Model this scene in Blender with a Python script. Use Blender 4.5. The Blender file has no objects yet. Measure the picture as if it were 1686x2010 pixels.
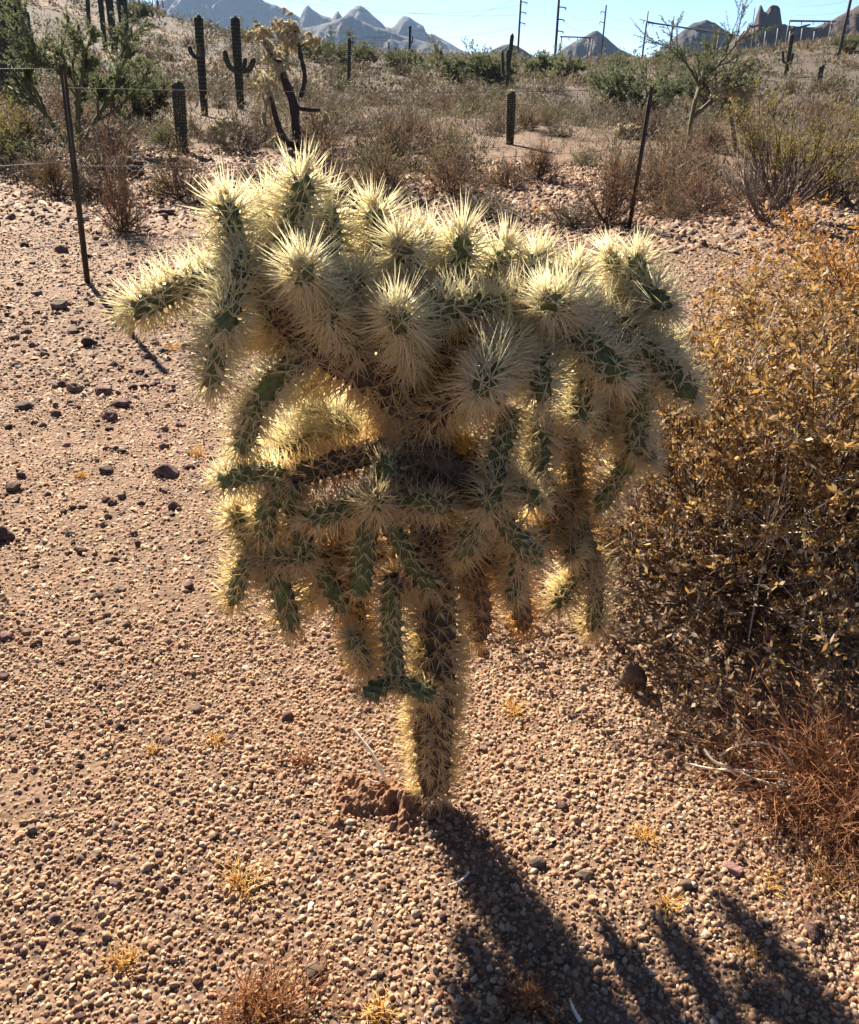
import bpy, math, random
import numpy as np
from mathutils import Vector, Matrix, noise as mnoise

# ------------------------------------------------------------------ camera, sky, sun, exposure
SC = bpy.context.scene
COL = SC.collection
W, H, F = 1686.0, 2010.0, 1750.0            # photograph size and focal length in its pixels
CAM_H = 1.55
PITCH = math.atan((1005 - 122) / F)
ROLL = math.radians(2.0)
SUN_ELEV = math.radians(33)
SUN_AZ = math.radians(-29)                  # measured from +Y towards +X

fwd = Vector((0, math.cos(PITCH), -math.sin(PITCH)))
r0 = Vector((1, 0, 0)); u0 = Vector((0, math.sin(PITCH), math.cos(PITCH)))
right = r0 * math.cos(ROLL) + u0 * math.sin(ROLL)
upv = u0 * math.cos(ROLL) - r0 * math.sin(ROLL)
CAM = Vector((0, 0, CAM_H))
cd = bpy.data.cameras.new('camera'); cam = bpy.data.objects.new('camera', cd); COL.objects.link(cam)
cd.sensor_fit = 'HORIZONTAL'; cd.sensor_width = 36; cd.lens = 36 * F / W
cd.clip_start = 0.05; cd.clip_end = 30000
M = Matrix((right, upv, -fwd)).transposed().to_4x4(); M.translation = CAM
cam.matrix_world = M
SC.camera = cam

world = bpy.data.worlds.new('World'); SC.world = world; world.use_nodes = True
wn = world.node_tree.nodes; wl = world.node_tree.links; wn.clear()
sky = wn.new('ShaderNodeTexSky'); sky.sky_type = 'NISHITA'; sky.sun_disc = False
sky.sun_elevation = SUN_ELEV; sky.sun_rotation = SUN_AZ
sky.air_density = 0.42; sky.altitude = 2000; sky.dust_density = 0.2; sky.ozone_density = 3.0
bg = wn.new('ShaderNodeBackground'); bg.inputs['Strength'].default_value = 0.05
wo = wn.new('ShaderNodeOutputWorld')
wl.new(sky.outputs[0], bg.inputs[0]); wl.new(bg.outputs[0], wo.inputs[0])

sd = bpy.data.lights.new('sun', 'SUN'); sun = bpy.data.objects.new('sun', sd); COL.objects.link(sun)
sd.energy = 5.0; sd.angle = math.radians(0.53); sd.color = (1.0, 0.90, 0.76)
SUN_DIR = Vector((math.sin(SUN_AZ) * math.cos(SUN_ELEV), math.cos(SUN_AZ) * math.cos(SUN_ELEV), math.sin(SUN_ELEV)))
sun.rotation_euler = SUN_DIR.to_track_quat('Z', 'Y').to_euler()

vs = SC.view_settings
vs.view_transform = 'Standard'; vs.look = 'None'; vs.gamma = 1; vs.use_curve_mapping = False
vs.exposure = 1.92
SC.cycles.max_bounces = 14; SC.cycles.diffuse_bounces = 12; SC.cycles.transmission_bounces = 12
SC.cycles.transparent_max_bounces = 4; SC.cycles.volume_bounces = 0
SC.cycles.use_denoising = True

# ------------------------------------------------------------------ pixel and terrain helpers
def pdir(px, py):
    return fwd + right * ((px - 843) / F) + upv * ((1005 - py) / F)
def at(px, py, Y):
    d = pdir(px, py); return CAM + d * (Y / d.y)
def sstep(a, b, x):
    t = min(1, max(0, (x - a) / (b - a))); return t * t * (3 - 2 * t)
def terrain(x, y):
    r = math.hypot(x, y)
    z = 0.0
    z += 9.5 * math.exp(-(((x + 55) / 30) ** 2 + ((y - 95) / 38) ** 2))
    z += 6.5 * math.exp(-(((x - 62) / 34) ** 2 + ((y - 105) / 40) ** 2))
    z += 1.0 * math.exp(-(((x + 3) / 30) ** 2 + ((y - 90) / 40) ** 2))
    k = sstep(9, 40, r)
    if k > 0:
        z += k * (0.45 * mnoise.noise((x * .09, y * .09, 3.1)) + 0.14 * mnoise.noise((x * .35, y * .35, 7.7)))
    z += 0.012 * mnoise.noise((x * 2.2, y * 2.2, 0.5)) + 0.03 * mnoise.noise((x * .5, y * .5, 1.5)) * sstep(1.5, 5, r)
    z += 6.0 * sstep(250, 1200, r) * mnoise.noise((x * .002, y * .002, 9.))
    return z
def hit(px, py, far=95.0):
    d = pdir(px, py); t = 0.6; prev = t
    while True:
        p = CAM + d * t
        if p.z < terrain(p.x, p.y): break
        if p.y > far: return Vector((p.x, p.y, terrain(p.x, p.y)))
        prev = t; t *= 1.012
    a, b = prev, t
    for _ in range(14):
        m = (a + b) / 2; p = CAM + d * m
        if p.z < terrain(p.x, p.y): b = m
        else: a = m
    p = CAM + d * b
    return Vector((p.x, p.y, terrain(p.x, p.y)))
def pxsize(p):                                   # metres per photograph pixel at a point
    return (Vector(p) - CAM).dot(fwd) / F

# ------------------------------------------------------------------ materials
def new_mat(name):
    m = bpy.data.materials.new(name); m.use_nodes = True
    nt = m.node_tree; nt.nodes.clear(); return m, nt.nodes, nt.links
def mat(name, color, rough=0.8, transl=0.0, tcol=None, attr=False, vary=0.0, nscale=6.0, nvary=0.0, bump=0.0, bscale=40.0, spec=0.3):
    m, N, L = new_mat(name)
    out = N.new('ShaderNodeOutputMaterial'); p = N.new('ShaderNodeBsdfPrincipled')
    p.inputs['Roughness'].default_value = rough
    p.inputs['Specular IOR Level'].default_value = spec
    if attr:
        a = N.new('ShaderNodeAttribute'); a.attribute_name = 'col'; c = a.outputs['Color']
    else:
        rgb = N.new('ShaderNodeRGB'); rgb.outputs[0].default_value = (*color, 1); c = rgb.outputs[0]
    if vary or nvary:
        hs = N.new('ShaderNodeHueSaturation'); L.new(c, hs.inputs['Color']); val = None
        if vary:
            oi = N.new('ShaderNodeObjectInfo'); mr = N.new('ShaderNodeMapRange')
            mr.inputs['To Min'].default_value = 1 - vary; mr.inputs['To Max'].default_value = 1 + vary
            L.new(oi.outputs['Random'], mr.inputs['Value']); val = mr.outputs[0]
            m2 = N.new('ShaderNodeMapRange'); m2.inputs['To Min'].default_value = .5 - vary * .06; m2.inputs['To Max'].default_value = .5 + vary * .06
            mu = N.new('ShaderNodeMath'); mu.operation = 'MULTIPLY'; mu.inputs[1].default_value = 7.31; L.new(oi.outputs['Random'], mu.inputs[0])
            fr = N.new('ShaderNodeMath'); fr.operation = 'FRACT'; L.new(mu.outputs[0], fr.inputs[0])
            L.new(fr.outputs[0], m2.inputs['Value']); L.new(m2.outputs[0], hs.inputs['Hue'])
        if nvary:
            tc = N.new('ShaderNodeNewGeometry'); nz = N.new('ShaderNodeTexNoise'); nz.inputs['Scale'].default_value = nscale; nz.inputs['Detail'].default_value = 4
            L.new(tc.outputs['Position'], nz.inputs['Vector'])
            mr = N.new('ShaderNodeMapRange'); mr.inputs['From Min'].default_value = .3; mr.inputs['From Max'].default_value = .7
            mr.inputs['To Min'].default_value = 1 - nvary; mr.inputs['To Max'].default_value = 1 + nvary
            L.new(nz.outputs[0], mr.inputs['Value'])
            if val is None: val = mr.outputs[0]
            else:
                mm = N.new('ShaderNodeMath'); mm.operation = 'MULTIPLY'; L.new(val, mm.inputs[0]); L.new(mr.outputs[0], mm.inputs[1]); val = mm.outputs[0]
        L.new(val, hs.inputs['Value']); c = hs.outputs[0]
    L.new(c, p.inputs['Base Color'])
    if bump:
        nz = N.new('ShaderNodeTexNoise'); nz.inputs['Scale'].default_value = bscale; nz.inputs['Detail'].default_value = 6
        g = N.new('ShaderNodeNewGeometry'); L.new(g.outputs['Position'], nz.inputs['Vector'])
        b = N.new('ShaderNodeBump'); b.inputs['Strength'].default_value = bump; b.inputs['Distance'].default_value = 0.3 / bscale
        L.new(nz.outputs[0], b.inputs['Height']); L.new(b.outputs[0], p.inputs['Normal'])
    if transl:
        t = N.new('ShaderNodeBsdfTranslucent'); mx = N.new('ShaderNodeMixShader'); mx.inputs[0].default_value = transl
        if tcol:
            mc = N.new('ShaderNodeMix'); mc.data_type = 'RGBA'; mc.blend_type = 'MULTIPLY'; mc.inputs[0].default_value = 1
            L.new(c, mc.inputs[6]); mc.inputs[7].default_value = (*tcol, 1); L.new(mc.outputs[2], t.inputs['Color'])
        else: L.new(c, t.inputs['Color'])
        L.new(p.outputs[0], mx.inputs[1]); L.new(t.outputs[0], mx.inputs[2]); L.new(mx.outputs[0], out.inputs[0])
    else: L.new(p.outputs[0], out.inputs[0])
    return m

def ground_mat():
    m, N, L = new_mat('desert_soil')
    out = N.new('ShaderNodeOutputMaterial'); p = N.new('ShaderNodeBsdfPrincipled'); p.inputs['Roughness'].default_value = .95
    p.inputs['Specular IOR Level'].default_value = .15
    g = N.new('ShaderNodeNewGeometry')
    n1 = N.new('ShaderNodeTexNoise'); n1.inputs['Scale'].default_value = .35; n1.inputs['Detail'].default_value = 5
    n2 = N.new('ShaderNodeTexNoise'); n2.inputs['Scale'].default_value = 14; n2.inputs['Detail'].default_value = 8
    v = N.new('ShaderNodeTexVoronoi'); v.inputs['Scale'].default_value = 70
    for n in (n1, n2, v): L.new(g.outputs['Position'], n.inputs['Vector'])
    cr = N.new('ShaderNodeValToRGB')
    cr.color_ramp.elements[0].position = .33; cr.color_ramp.elements[0].color = (.178, .114, .078, 1)
    cr.color_ramp.elements[1].position = .7; cr.color_ramp.elements[1].color = (.275, .188, .126, 1)
    L.new(n1.outputs[0], cr.inputs[0])
    cr2 = N.new('ShaderNodeValToRGB')
    cr2.color_ramp.elements[0].position = .3; cr2.color_ramp.elements[0].color = (.55, .52, .5, 1)
    cr2.color_ramp.elements[1].position = .75; cr2.color_ramp.elements[1].color = (1.15, 1.12, 1.1, 1)
    L.new(n2.outputs[0], cr2.inputs[0])
    mx = N.new('ShaderNodeMix'); mx.data_type = 'RGBA'; mx.blend_type = 'MULTIPLY'; mx.inputs[0].default_value = 1
    L.new(cr.outputs[0], mx.inputs[6]); L.new(cr2.outputs[0], mx.inputs[7])
    sx = N.new('ShaderNodeSeparateXYZ'); L.new(g.outputs['Position'], sx.inputs[0])
    fr = N.new('ShaderNodeMapRange'); fr.inputs['From Min'].default_value = 16; fr.inputs['From Max'].default_value = 40; L.new(sx.outputs['Y'], fr.inputs['Value'])
    n3 = N.new('ShaderNodeTexNoise'); n3.inputs['Scale'].default_value = .055; n3.inputs['Detail'].default_value = 3
    mp = N.new('ShaderNodeMapping'); mp.inputs['Scale'].default_value = (.6, 2.2, 1); L.new(g.outputs['Position'], mp.inputs[0]); L.new(mp.outputs[0], n3.inputs['Vector'])
    pr = N.new('ShaderNodeMapRange'); pr.inputs['From Min'].default_value = .64; pr.inputs['From Max'].default_value = .56; L.new(n3.outputs[0], pr.inputs['Value'])
    mf = N.new('ShaderNodeMath'); mf.operation = 'MULTIPLY'; L.new(fr.outputs[0], mf.inputs[0]); L.new(pr.outputs[0], mf.inputs[1])
    m3 = N.new('ShaderNodeMix'); m3.data_type = 'RGBA'; L.new(mf.outputs[0], m3.inputs[0]); L.new(mx.outputs[2], m3.inputs[6]); m3.inputs[7].default_value = (.080, .062, .047, 1)
    L.new(m3.outputs[2], p.inputs['Base Color'])
    ad = N.new('ShaderNodeMath'); ad.operation = 'ADD'; L.new(n2.outputs[0], ad.inputs[0])
    ml = N.new('ShaderNodeMath'); ml.operation = 'MULTIPLY'; ml.inputs[1].default_value = -.5; L.new(v.outputs['Distance'], ml.inputs[0]); L.new(ml.outputs[0], ad.inputs[1])
    b = N.new('ShaderNodeBump'); b.inputs['Strength'].default_value = .7; b.inputs['Distance'].default_value = .012
    L.new(ad.outputs[0], b.inputs['Height']); L.new(b.outputs[0], p.inputs['Normal'])
    L.new(p.outputs[0], out.inputs[0]); return m

MAT = {}
MAT['soil'] = ground_mat()
MAT['stone'] = mat('stone', (0, 0, 0), .85, attr=True, nscale=60, nvary=.18, bump=.5, bscale=120)
MAT['rock'] = mat('rock', (.125, .080, .062), .9, vary=.5, nscale=30, nvary=.5, bump=1.0, bscale=38, spec=.15)
MAT['mound'] = mat('mound_soil', (.20, .105, .06), .95, nscale=90, nvary=.4, bump=1.0, bscale=70)
MAT['body'] = mat('cholla_skin', (.115, .130, .042), .6, nscale=60, nvary=.25, vary=.2, bump=.2, bscale=150)
MAT['oldbody'] = mat('old_cholla_bark', (.115, .075, .045), .9, nscale=50, nvary=.35, bump=.8, bscale=110)
MAT['spine'] = mat('spine_sheath', (0, 0, 0), .4, transl=.70, attr=True, spec=.3)
MAT['dryleaf'] = mat('dry_leaf', (0, 0, 0), .7, transl=.34, attr=True)
MAT['twig'] = mat('dry_twig', (.090, .060, .040), .85, vary=.25, nscale=30, nvary=.25)
MAT['redtwig'] = mat('red_twig', (.30, .135, .062), .8, transl=.15, nscale=30, nvary=.35)
MAT['pale'] = mat('bleached_wood', (.80, .71, .56), .8, nscale=60, nvary=.15)
MAT['straw'] = mat('straw', (.74, .49, .155), .65, transl=.4, nscale=80, nvary=.2)
MAT['greytwig'] = mat('grey_twig', (.15, .115, .085), .85, vary=.3)
MAT['scrub_grey'] = mat('scrub_grey', (.122, .098, .064), .85, transl=.25, vary=.35)
MAT['scrub_brown'] = mat('scrub_brown', (.205, .122, .060), .85, transl=.3, vary=.3)
MAT['scrub_green'] = mat('scrub_green', (.125, .130, .042), .8, transl=.3, vary=.25)
MAT['scrub_mass'] = mat('scrub_mass', (0, 0, 0), .85, transl=.25, attr=True)
MAT['tree_leaf'] = mat('palo_verde_leaf', (.135, .150, .075), .75, transl=.4, vary=.2)
MAT['creosote'] = mat('creosote_leaf', (.20, .155, .035), .7, transl=.4, vary=.2)
MAT['greenbark'] = mat('green_bark', (.115, .110, .055), .8, nscale=20, nvary=.2)
MAT['saguaro'] = mat('saguaro_skin', (.046, .050, .031), .75, vary=.2, nscale=5, nvary=.2)
MAT['pale_spine'] = mat('pale_spine', (.78, .68, .44), .6, transl=.35)
MAT['pale_joint'] = mat('pale_joint', (.34, .29, .17), .8, transl=.2, vary=.15)
MAT['redspine'] = mat('red_spine', (.25, .09, .05), .7, transl=.2)
MAT['darkbark'] = mat('dark_bark', (.05, .036, .03), .9, nscale=20, nvary=.3)
MAT['postmetal'] = mat('post_metal', (.050, .042, .028), .65, nscale=12, nvary=.4)
MAT['wire'] = mat('wire_metal', (.09, .065, .05), .6)
MAT['pole'] = mat('pole_wood', (.09, .06, .045), .85, vary=.2)
MAT['steel'] = mat('gantry_steel', (.12, .11, .11), .6)
MAT['mountain'] = mat('mountain_rock', (.036, .032, .034), .95, nscale=.012, nvary=.35, bump=1, bscale=.03)
MAT['butte'] = mat('butte_rock', (.062, .038, .030), .95, nscale=.06, nvary=.3, bump=1, bscale=.1)

# ------------------------------------------------------------------ mesh helpers
FINE = {'spines', 'red_spines', 'leaves', 'foliage', 'twigs', 'stems', 'barb', 'joints', 'crown'}     # pieces too fine to pick apart
def link(o, parent=None):
    COL.objects.link(o)
    if parent is not None: o.parent = parent
    return o
def build(name, V, T, m, parent=None, loc=None, smooth=False, col=None):
    V = np.asarray(V, dtype=np.float32).reshape(-1, 3); T = np.asarray(T, dtype=np.int32).reshape(-1, 3)
    me = bpy.data.meshes.new(name)
    me.vertices.add(len(V)); me.vertices.foreach_set('co', V.ravel())
    me.loops.add(T.size); me.loops.foreach_set('vertex_index', T.ravel())
    me.polygons.add(len(T)); me.polygons.foreach_set('loop_start', np.arange(0, T.size, 3, dtype=np.int32))
    try: me.polygons.foreach_set('loop_total', np.full(len(T), 3, dtype=np.int32))
    except Exception: pass
    if smooth: me.polygons.foreach_set('use_smooth', np.ones(len(T), dtype=bool))
    me.update(calc_edges=True)
    if col is not None:
        a = me.color_attributes.new('col', 'FLOAT_COLOR', 'POINT')
        c = np.ones((len(V), 4), dtype=np.float32); c[:, :3] = col
        a.data.foreach_set('color', c.ravel())
    me.materials.append(m)
    o = bpy.data.objects.new(name, me); link(o, parent)
    if name in FINE: o['kind'] = 'stuff'
    if loc is not None: o.location = loc
    return o
def empty(name, loc, label=None, cat=None, group=None):
    o = bpy.data.objects.new(name, None); o.location = loc; o.empty_display_size = .1; link(o)
    return tag(o, label, cat, group)
def tag(o, label=None, cat=None, group=None, kind=None):
    if label: o['label'] = label
    if cat: o['category'] = cat
    if group: o['group'] = group
    if kind: o['kind'] = kind
    return o
def norm(a): return a / np.maximum(np.linalg.norm(a, axis=-1, keepdims=True), 1e-9)
def perp(d):
    ref = np.where(np.abs(d[..., 2:3]) < .9, np.array([0, 0, 1.]), np.array([1., 0, 0]))
    a = norm(np.cross(d, ref)); return a, np.cross(d, a)
def tubes(P, R, sides=3):
    """P (n,k,3) polylines, R (n,k) radii."""
    P = np.asarray(P, float); R = np.asarray(R, float); n, k, _ = P.shape
    D = norm(np.gradient(P, axis=1)) if k > 2 else norm(np.repeat(P[:, 1:2] - P[:, :1], 2, axis=1))
    A, B = perp(D[:, :1].repeat(k, 1)) if False else perp(D)
    A0 = A[:, :1]; A = norm(A0 - (A0 * D).sum(-1, keepdims=True) * D); B = np.cross(D, A)
    th = np.arange(sides) / sides * 2 * math.pi
    V = P[:, :, None] + R[:, :, None, None] * (A[:, :, None] * np.cos(th)[:, None] + B[:, :, None] * np.sin(th)[:, None])
    V = V.reshape(n, k * sides, 3)
    T = []
    for i in range(k - 1):
        for s in range(sides):
            a = i * sides + s; b = i * sides + (s + 1) % sides; c = a + sides; d = b + sides
            T += [(a, b, d), (a, d, c)]
    for s in range(1, sides - 1):
        T.append(((k - 1) * sides, (k - 1) * sides + s, (k - 1) * sides + s + 1))
    T = np.array(T)
    TT = (T[None] + (np.arange(n) * k * sides)[:, None, None]).reshape(-1, 3)
    return V.reshape(-1, 3), TT
def spikes(P, D, Ln, R):
    """tapered three-sided needles, 4 verts each."""
    n = len(P); D = norm(D); A, B = perp(D)
    th = np.arange(3) / 3 * 2 * math.pi
    ring = A[:, None] * np.cos(th)[None, :, None] + B[:, None] * np.sin(th)[None, :, None]
    V = np.empty((n, 4, 3)); Ln = Ln[:, None, None]; R = np.broadcast_to(R, (n,))[:, None, None]
    V[:, 0:3] = P[:, None] + ring * R * 1.32
    V[:, 3] = P + D * Ln[:, 0]
    T = np.array([(0, 1, 3), (1, 2, 3), (2, 0, 3)])
    T = (T[None] + (np.arange(n) * 4)[:, None, None]).reshape(-1, 3)
    return V.reshape(-1, 3), T
def leaves2(P, D, Ln, Wd, rng):
    """small flat leaflets, 4 verts each."""
    n = len(P); D = norm(D); A, B = perp(D); a = rng.uniform(0, 2 * math.pi, n)[:, None]; S = (A * np.cos(a) + B * np.sin(a)) * np.broadcast_to(Wd, (n,))[:, None] * .5
    L = np.broadcast_to(Ln, (n,))[:, None]
    V = np.stack([P, P + D * L * .5 + S, P + D * L, P + D * L * .5 - S], 1).reshape(-1, 3)
    return V, (np.array([(0, 1, 2), (0, 2, 3)])[None] + (np.arange(n) * 4)[:, None, None]).reshape(-1, 3)
def leaves(P, D, Ln, Wd, rng, curl=.25):
    """small folded leaves, 5 verts each."""
    n = len(P); D = norm(D); A, B = perp(D); a = rng.uniform(0, 2 * math.pi, n)[:, None]
    S = A * np.cos(a) + B * np.sin(a); Nn = np.cross(D, S)
    Ln = np.broadcast_to(Ln, (n,))[:, None]; Wd = np.broadcast_to(Wd, (n,))[:, None]; c = rng.uniform(-curl, curl, (n, 1)) * Ln
    V = np.empty((n, 5, 3))
    V[:, 0] = P; mid = P + D * Ln * .5
    V[:, 1] = mid + S * Wd * .5 + Nn * c * .3; V[:, 2] = mid - S * Wd * .5 + Nn * c * .3
    V[:, 3] = mid - Nn * np.abs(c) * .15 + Nn * c * .3; V[:, 4] = P + D * Ln + Nn * c
    T = np.array([(0, 1, 3), (0, 3, 2), (1, 4, 3), (3, 4, 2)])
    T = (T[None] + (np.arange(n) * 5)[:, None, None]).reshape(-1, 3)
    return V.reshape(-1, 3), T
def join(*parts):
    V = []; T = []; o = 0
    for v, t in parts:
        V.append(v); T.append(np.asarray(t) + o); o += len(v)
    return np.concatenate(V), np.concatenate(T)
def randdir(rng, n, zmin=-1.0):
    z = rng.uniform(zmin, 1, n); a = rng.uniform(0, 2 * math.pi, n); r = np.sqrt(1 - z * z)
    return np.stack([r * np.cos(a), r * np.sin(a), z], -1)
def grow(rng, base, D, Ln, R, levels, bend=.2, k=4, up=0.0):
    """levels: (children, length ratio, spread, lo, radius ratio, up bias). Returns [(P,R)] for each level."""
    out = []
    t = np.linspace(0, 1, k)[None, :, None]
    def path(b, d, l):
        side = randdir(rng, len(b)); 
        return b[:, None] + d[:, None] * l[:, None, None] * t + side[:, None] * (l * bend)[:, None, None] * t * t + np.array([0, 0, up]) * l[:, None, None] * t * t
    P = path(base, norm(D), Ln); Rr = np.broadcast_to(R, (len(base),))[:, None] * np.linspace(1, .55, k)[None]
    out.append((P, Rr))
    for (nc, lr, sp, lo, rr, ub) in levels:
        n = len(P); idx = np.repeat(np.arange(n), nc); m = len(idx)
        s = rng.uniform(lo, 1, m); f = s * (k - 1); i = np.minimum(f.astype(int), k - 2); w = (f - i)[:, None]
        b = P[idx, i] * (1 - w) + P[idx, i + 1] * w; d0 = norm(P[idx, i + 1] - P[idx, i])
        d = norm(d0 + randdir(rng, m) * sp + np.array([0, 0, ub]))
        l0 = np.linalg.norm(P[idx, -1] - P[idx, 0], axis=-1)
        l = l0 * lr * rng.uniform(.6, 1.2, m)
        rb = Rr[idx, i] * rr
        P = path(b, d, l); Rr = rb[:, None] * np.linspace(1, .5, k)[None]
        out.append((P, Rr))
    return out
def along(rng, P, n, lo=.2):
    i = rng.integers(0, len(P), n); f = rng.uniform(lo, 1, n) * (P.shape[1] - 1); j = np.minimum(f.astype(int), P.shape[1] - 2); w = (f - j)[:, None]
    return P[i, j] * (1 - w) + P[i, j + 1] * w, norm(P[i, j + 1] - P[i, j])
def copy_tree(o, parent=None):
    c = o.copy(); COL.objects.link(c); c.parent = parent
    for ch in list(o.children): copy_tree(ch, c)
    return c
def tube_obj(name, pts, r, m, parent=None, sides=6, loc=None):
    P = np.array([list(p) for p in pts])[None]; R = np.array(r, float)
    if R.ndim == 0: R = np.full(P.shape[1], float(R))
    return build(name, *tubes(P, R[None], sides), m, parent, loc, smooth=True)
def box_vt(x0, x1, y0, y1, z0, z1):
    V = np.array([(x, y, z) for z in (z0, z1) for y in (y0, y1) for x in (x0, x1)], float)
    T = np.array([(0, 2, 3), (0, 3, 1), (4, 5, 7), (4, 7, 6), (0, 1, 5), (0, 5, 4), (2, 6, 7), (2, 7, 3), (0, 4, 6), (0, 6, 2), (1, 3, 7), (1, 7, 5)])
    return V, T
def vnp(v): return np.array([v[0], v[1], v[2]], float)
def ico(sub=1):
    p = (1 + 5 ** .5) / 2
    V = np.array([(-1, p, 0), (1, p, 0), (-1, -p, 0), (1, -p, 0), (0, -1, p), (0, 1, p), (0, -1, -p), (0, 1, -p), (p, 0, -1), (p, 0, 1), (-p, 0, -1), (-p, 0, 1)], float)
    T = [(0, 11, 5), (0, 5, 1), (0, 1, 7), (0, 7, 10), (0, 10, 11), (1, 5, 9), (5, 11, 4), (11, 10, 2), (10, 7, 6), (7, 1, 8), (3, 9, 4), (3, 4, 2), (3, 2, 6), (3, 6, 8), (3, 8, 9), (4, 9, 5), (2, 4, 11), (6, 2, 10), (8, 6, 7), (9, 8, 1)]
    V = norm(V)
    for _ in range(sub):
        cache = {}; V = list(V); T2 = []
        def mid(a, b):
            key = (min(a, b), max(a, b))
            if key not in cache:
                V.append(norm((V[a] + V[b]) / 2)); cache[key] = len(V) - 1
            return cache[key]
        for a, b, c in T:
            ab, bc, ca = mid(a, b), mid(b, c), mid(c, a); T2 += [(a, ab, ca), (b, bc, ab), (c, ca, bc), (ab, bc, ca)]
        T = T2; V = np.array(V)
    return V, np.array(T)

# ------------------------------------------------------------------ ground
def make_ground():
    ang = []; a = -180.0
    while a < 180:
        ang.append(a); a += 1.1 if abs(a) < 40 else 5.0
    ang = np.radians(ang); na = len(ang)
    rad = [0.0]; r = .25
    while r < 9000: rad.append(r); r *= 1.045 if r < 200 else 1.13
    V = [(0, 0, terrain(0, 0))]
    for rr in rad[1:]:
        for a in ang:
            x, y = rr * math.sin(a), rr * math.cos(a); V.append((x, y, terrain(x, y)))
    T = []
    for j in range(na): T.append((0, 1 + (j + 1) % na, 1 + j))
    for i in range(len(rad) - 2):
        for j in range(na):
            p = 1 + i * na + j; q = 1 + i * na + (j + 1) % na
            T += [(p, q, q + na), (p, q + na, p + na)]
    o = build('ground', V, T, MAT['soil'], smooth=True)
    return tag(o, kind='structure')
GROUND = make_ground()

STONE_COLS = np.array([(.44, .27, .17), (.50, .33, .22), (.38, .22, .14), (.56, .40, .28), (.27, .20, .17), (.17, .10, .075), (.62, .52, .42), (.34, .17, .10)])
STONE_COLS *= np.array([.76, .74, .68]); STONE_W = np.array([.25, .24, .17, .15, .06, .05, .018, .045])
def gravel(name, rng, zones, label):
    Vs = []; Ts = []; Cs = []; off = 0
    for (ya, yb, sp, smin, smax, sub) in zones:
        pts = []
        y = ya
        while y < yb:
            hw = y * .56 + .75
            x = -hw
            while x < hw:
                pts.append((x + rng.uniform(-.5, .5) * sp, y + rng.uniform(-.5, .5) * sp)); x += sp
            y += sp
        pts = np.array(pts)
        # leave bare sandy patches
        keep = np.array([mnoise.noise((p[0] * 2.3, p[1] * 2.3, 4.)) + .35 * mnoise.noise((p[0] * 9, p[1] * 9, 5.)) > -.42 for p in pts]) | (rng.random(len(pts)) < (.4 if ya < 1 else .72))
        f_in = np.clip((pts[:, 1] - ya) / .6, .05, 1) if ya > 1 else 1; f_out = np.clip((yb - pts[:, 1]) / .6, 0, 1)
        keep &= rng.random(len(pts)) < f_in * f_out
        pts = pts[keep]; n = len(pts)
        z = np.array([terrain(p[0], p[1]) for p in pts])
        if sub == 0:                                     # half buried: six-sided foot and four-sided top
            bv = np.array([(math.cos(k * math.pi / 3), math.sin(k * math.pi / 3), -.15) for k in range(6)] + [(.62 * math.cos(k * math.pi / 2 + .4), .62 * math.sin(k * math.pi / 2 + .4), .9) for k in range(4)])
            bt = np.array([(0, 1, 6), (1, 7, 6), (1, 2, 7), (2, 3, 7), (3, 8, 7), (3, 4, 8), (4, 9, 8), (4, 5, 9), (5, 6, 9), (5, 0, 6), (6, 7, 8), (6, 8, 9)])
        else:
            bv = np.array([(1, .1, -.2), (.1, .95, -.2), (-1, .05, -.2), (-.1, -.95, -.2), (.45, .12, .72), (-.42, -.08, .66)])
            bt = np.array([(0, 1, 4), (1, 5, 4), (1, 2, 5), (2, 3, 5), (3, 4, 5), (3, 0, 4)])
        s = smin * (smax / smin) ** (rng.random(n) ** 1.6)
        sc = np.stack([s * rng.uniform(.8, 1.35, n), s * rng.uniform(.7, 1.1, n), s * rng.uniform(.52, .95, n)], -1)
        v = bv[None] * (1 + rng.uniform(-.40, .40, (n, len(bv), 1))) * sc[:, None]
        # tilt and spin
        a = rng.uniform(0, 2 * math.pi, n); ti = rng.normal(0, .3, n)
        c, q = np.cos(ti)[:, None], np.sin(ti)[:, None]
        vy = v[..., 1] * c - v[..., 2] * q; vz = v[..., 1] * q + v[..., 2] * c; vx = v[..., 0]
        c, q = np.cos(a)[:, None], np.sin(a)[:, None]
        v = np.stack([vx * c - vy * q, vx * q + vy * c, vz], -1)
        v += np.stack([pts[:, 0], pts[:, 1], z + sc[:, 2] * rng.uniform(-.1, .45, n)], -1)[:, None]
        ci = rng.choice(len(STONE_COLS), n, p=(STONE_W if ya < 2 else STONE_W * np.array([1, .8, 1.4, .7, 2.2, 3.0, 1, 1.5])) / (STONE_W if ya < 2 else STONE_W * np.array([1, .8, 1.4, .7, 2.2, 3.0, 1, 1.5])).sum())
        col = STONE_COLS[ci] * rng.uniform(.85, 1.15, (n, 1))
        if ya > 3: col = col * .9
        Vs.append(v.reshape(-1, 3)); Ts.append((bt[None] + off + (np.arange(n) * len(bv))[:, None, None]).reshape(-1, 3)); off += n * len(bv)
        Cs.append(np.repeat(col, len(bv), 0))
    o = build(name, np.concatenate(Vs), np.concatenate(Ts), MAT['stone'], col=np.concatenate(Cs))
    return tag(o, label, 'gravel', kind='stuff')
RNG = np.random.default_rng(11)
gravel('gravel', RNG, [(.72, 2.6, .0118, .0032, .0092, 0), (.72, 2.5, .0122, .0018, .0058, 1), (1.9, 4.7, .0158, .0042, .0125, 1), (3.9, 9.2, .033, .008, .024, 1), (8.5, 17, .08, .02, .06, 1)], 'tan and pinkish gravel covering the desert floor')

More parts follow.
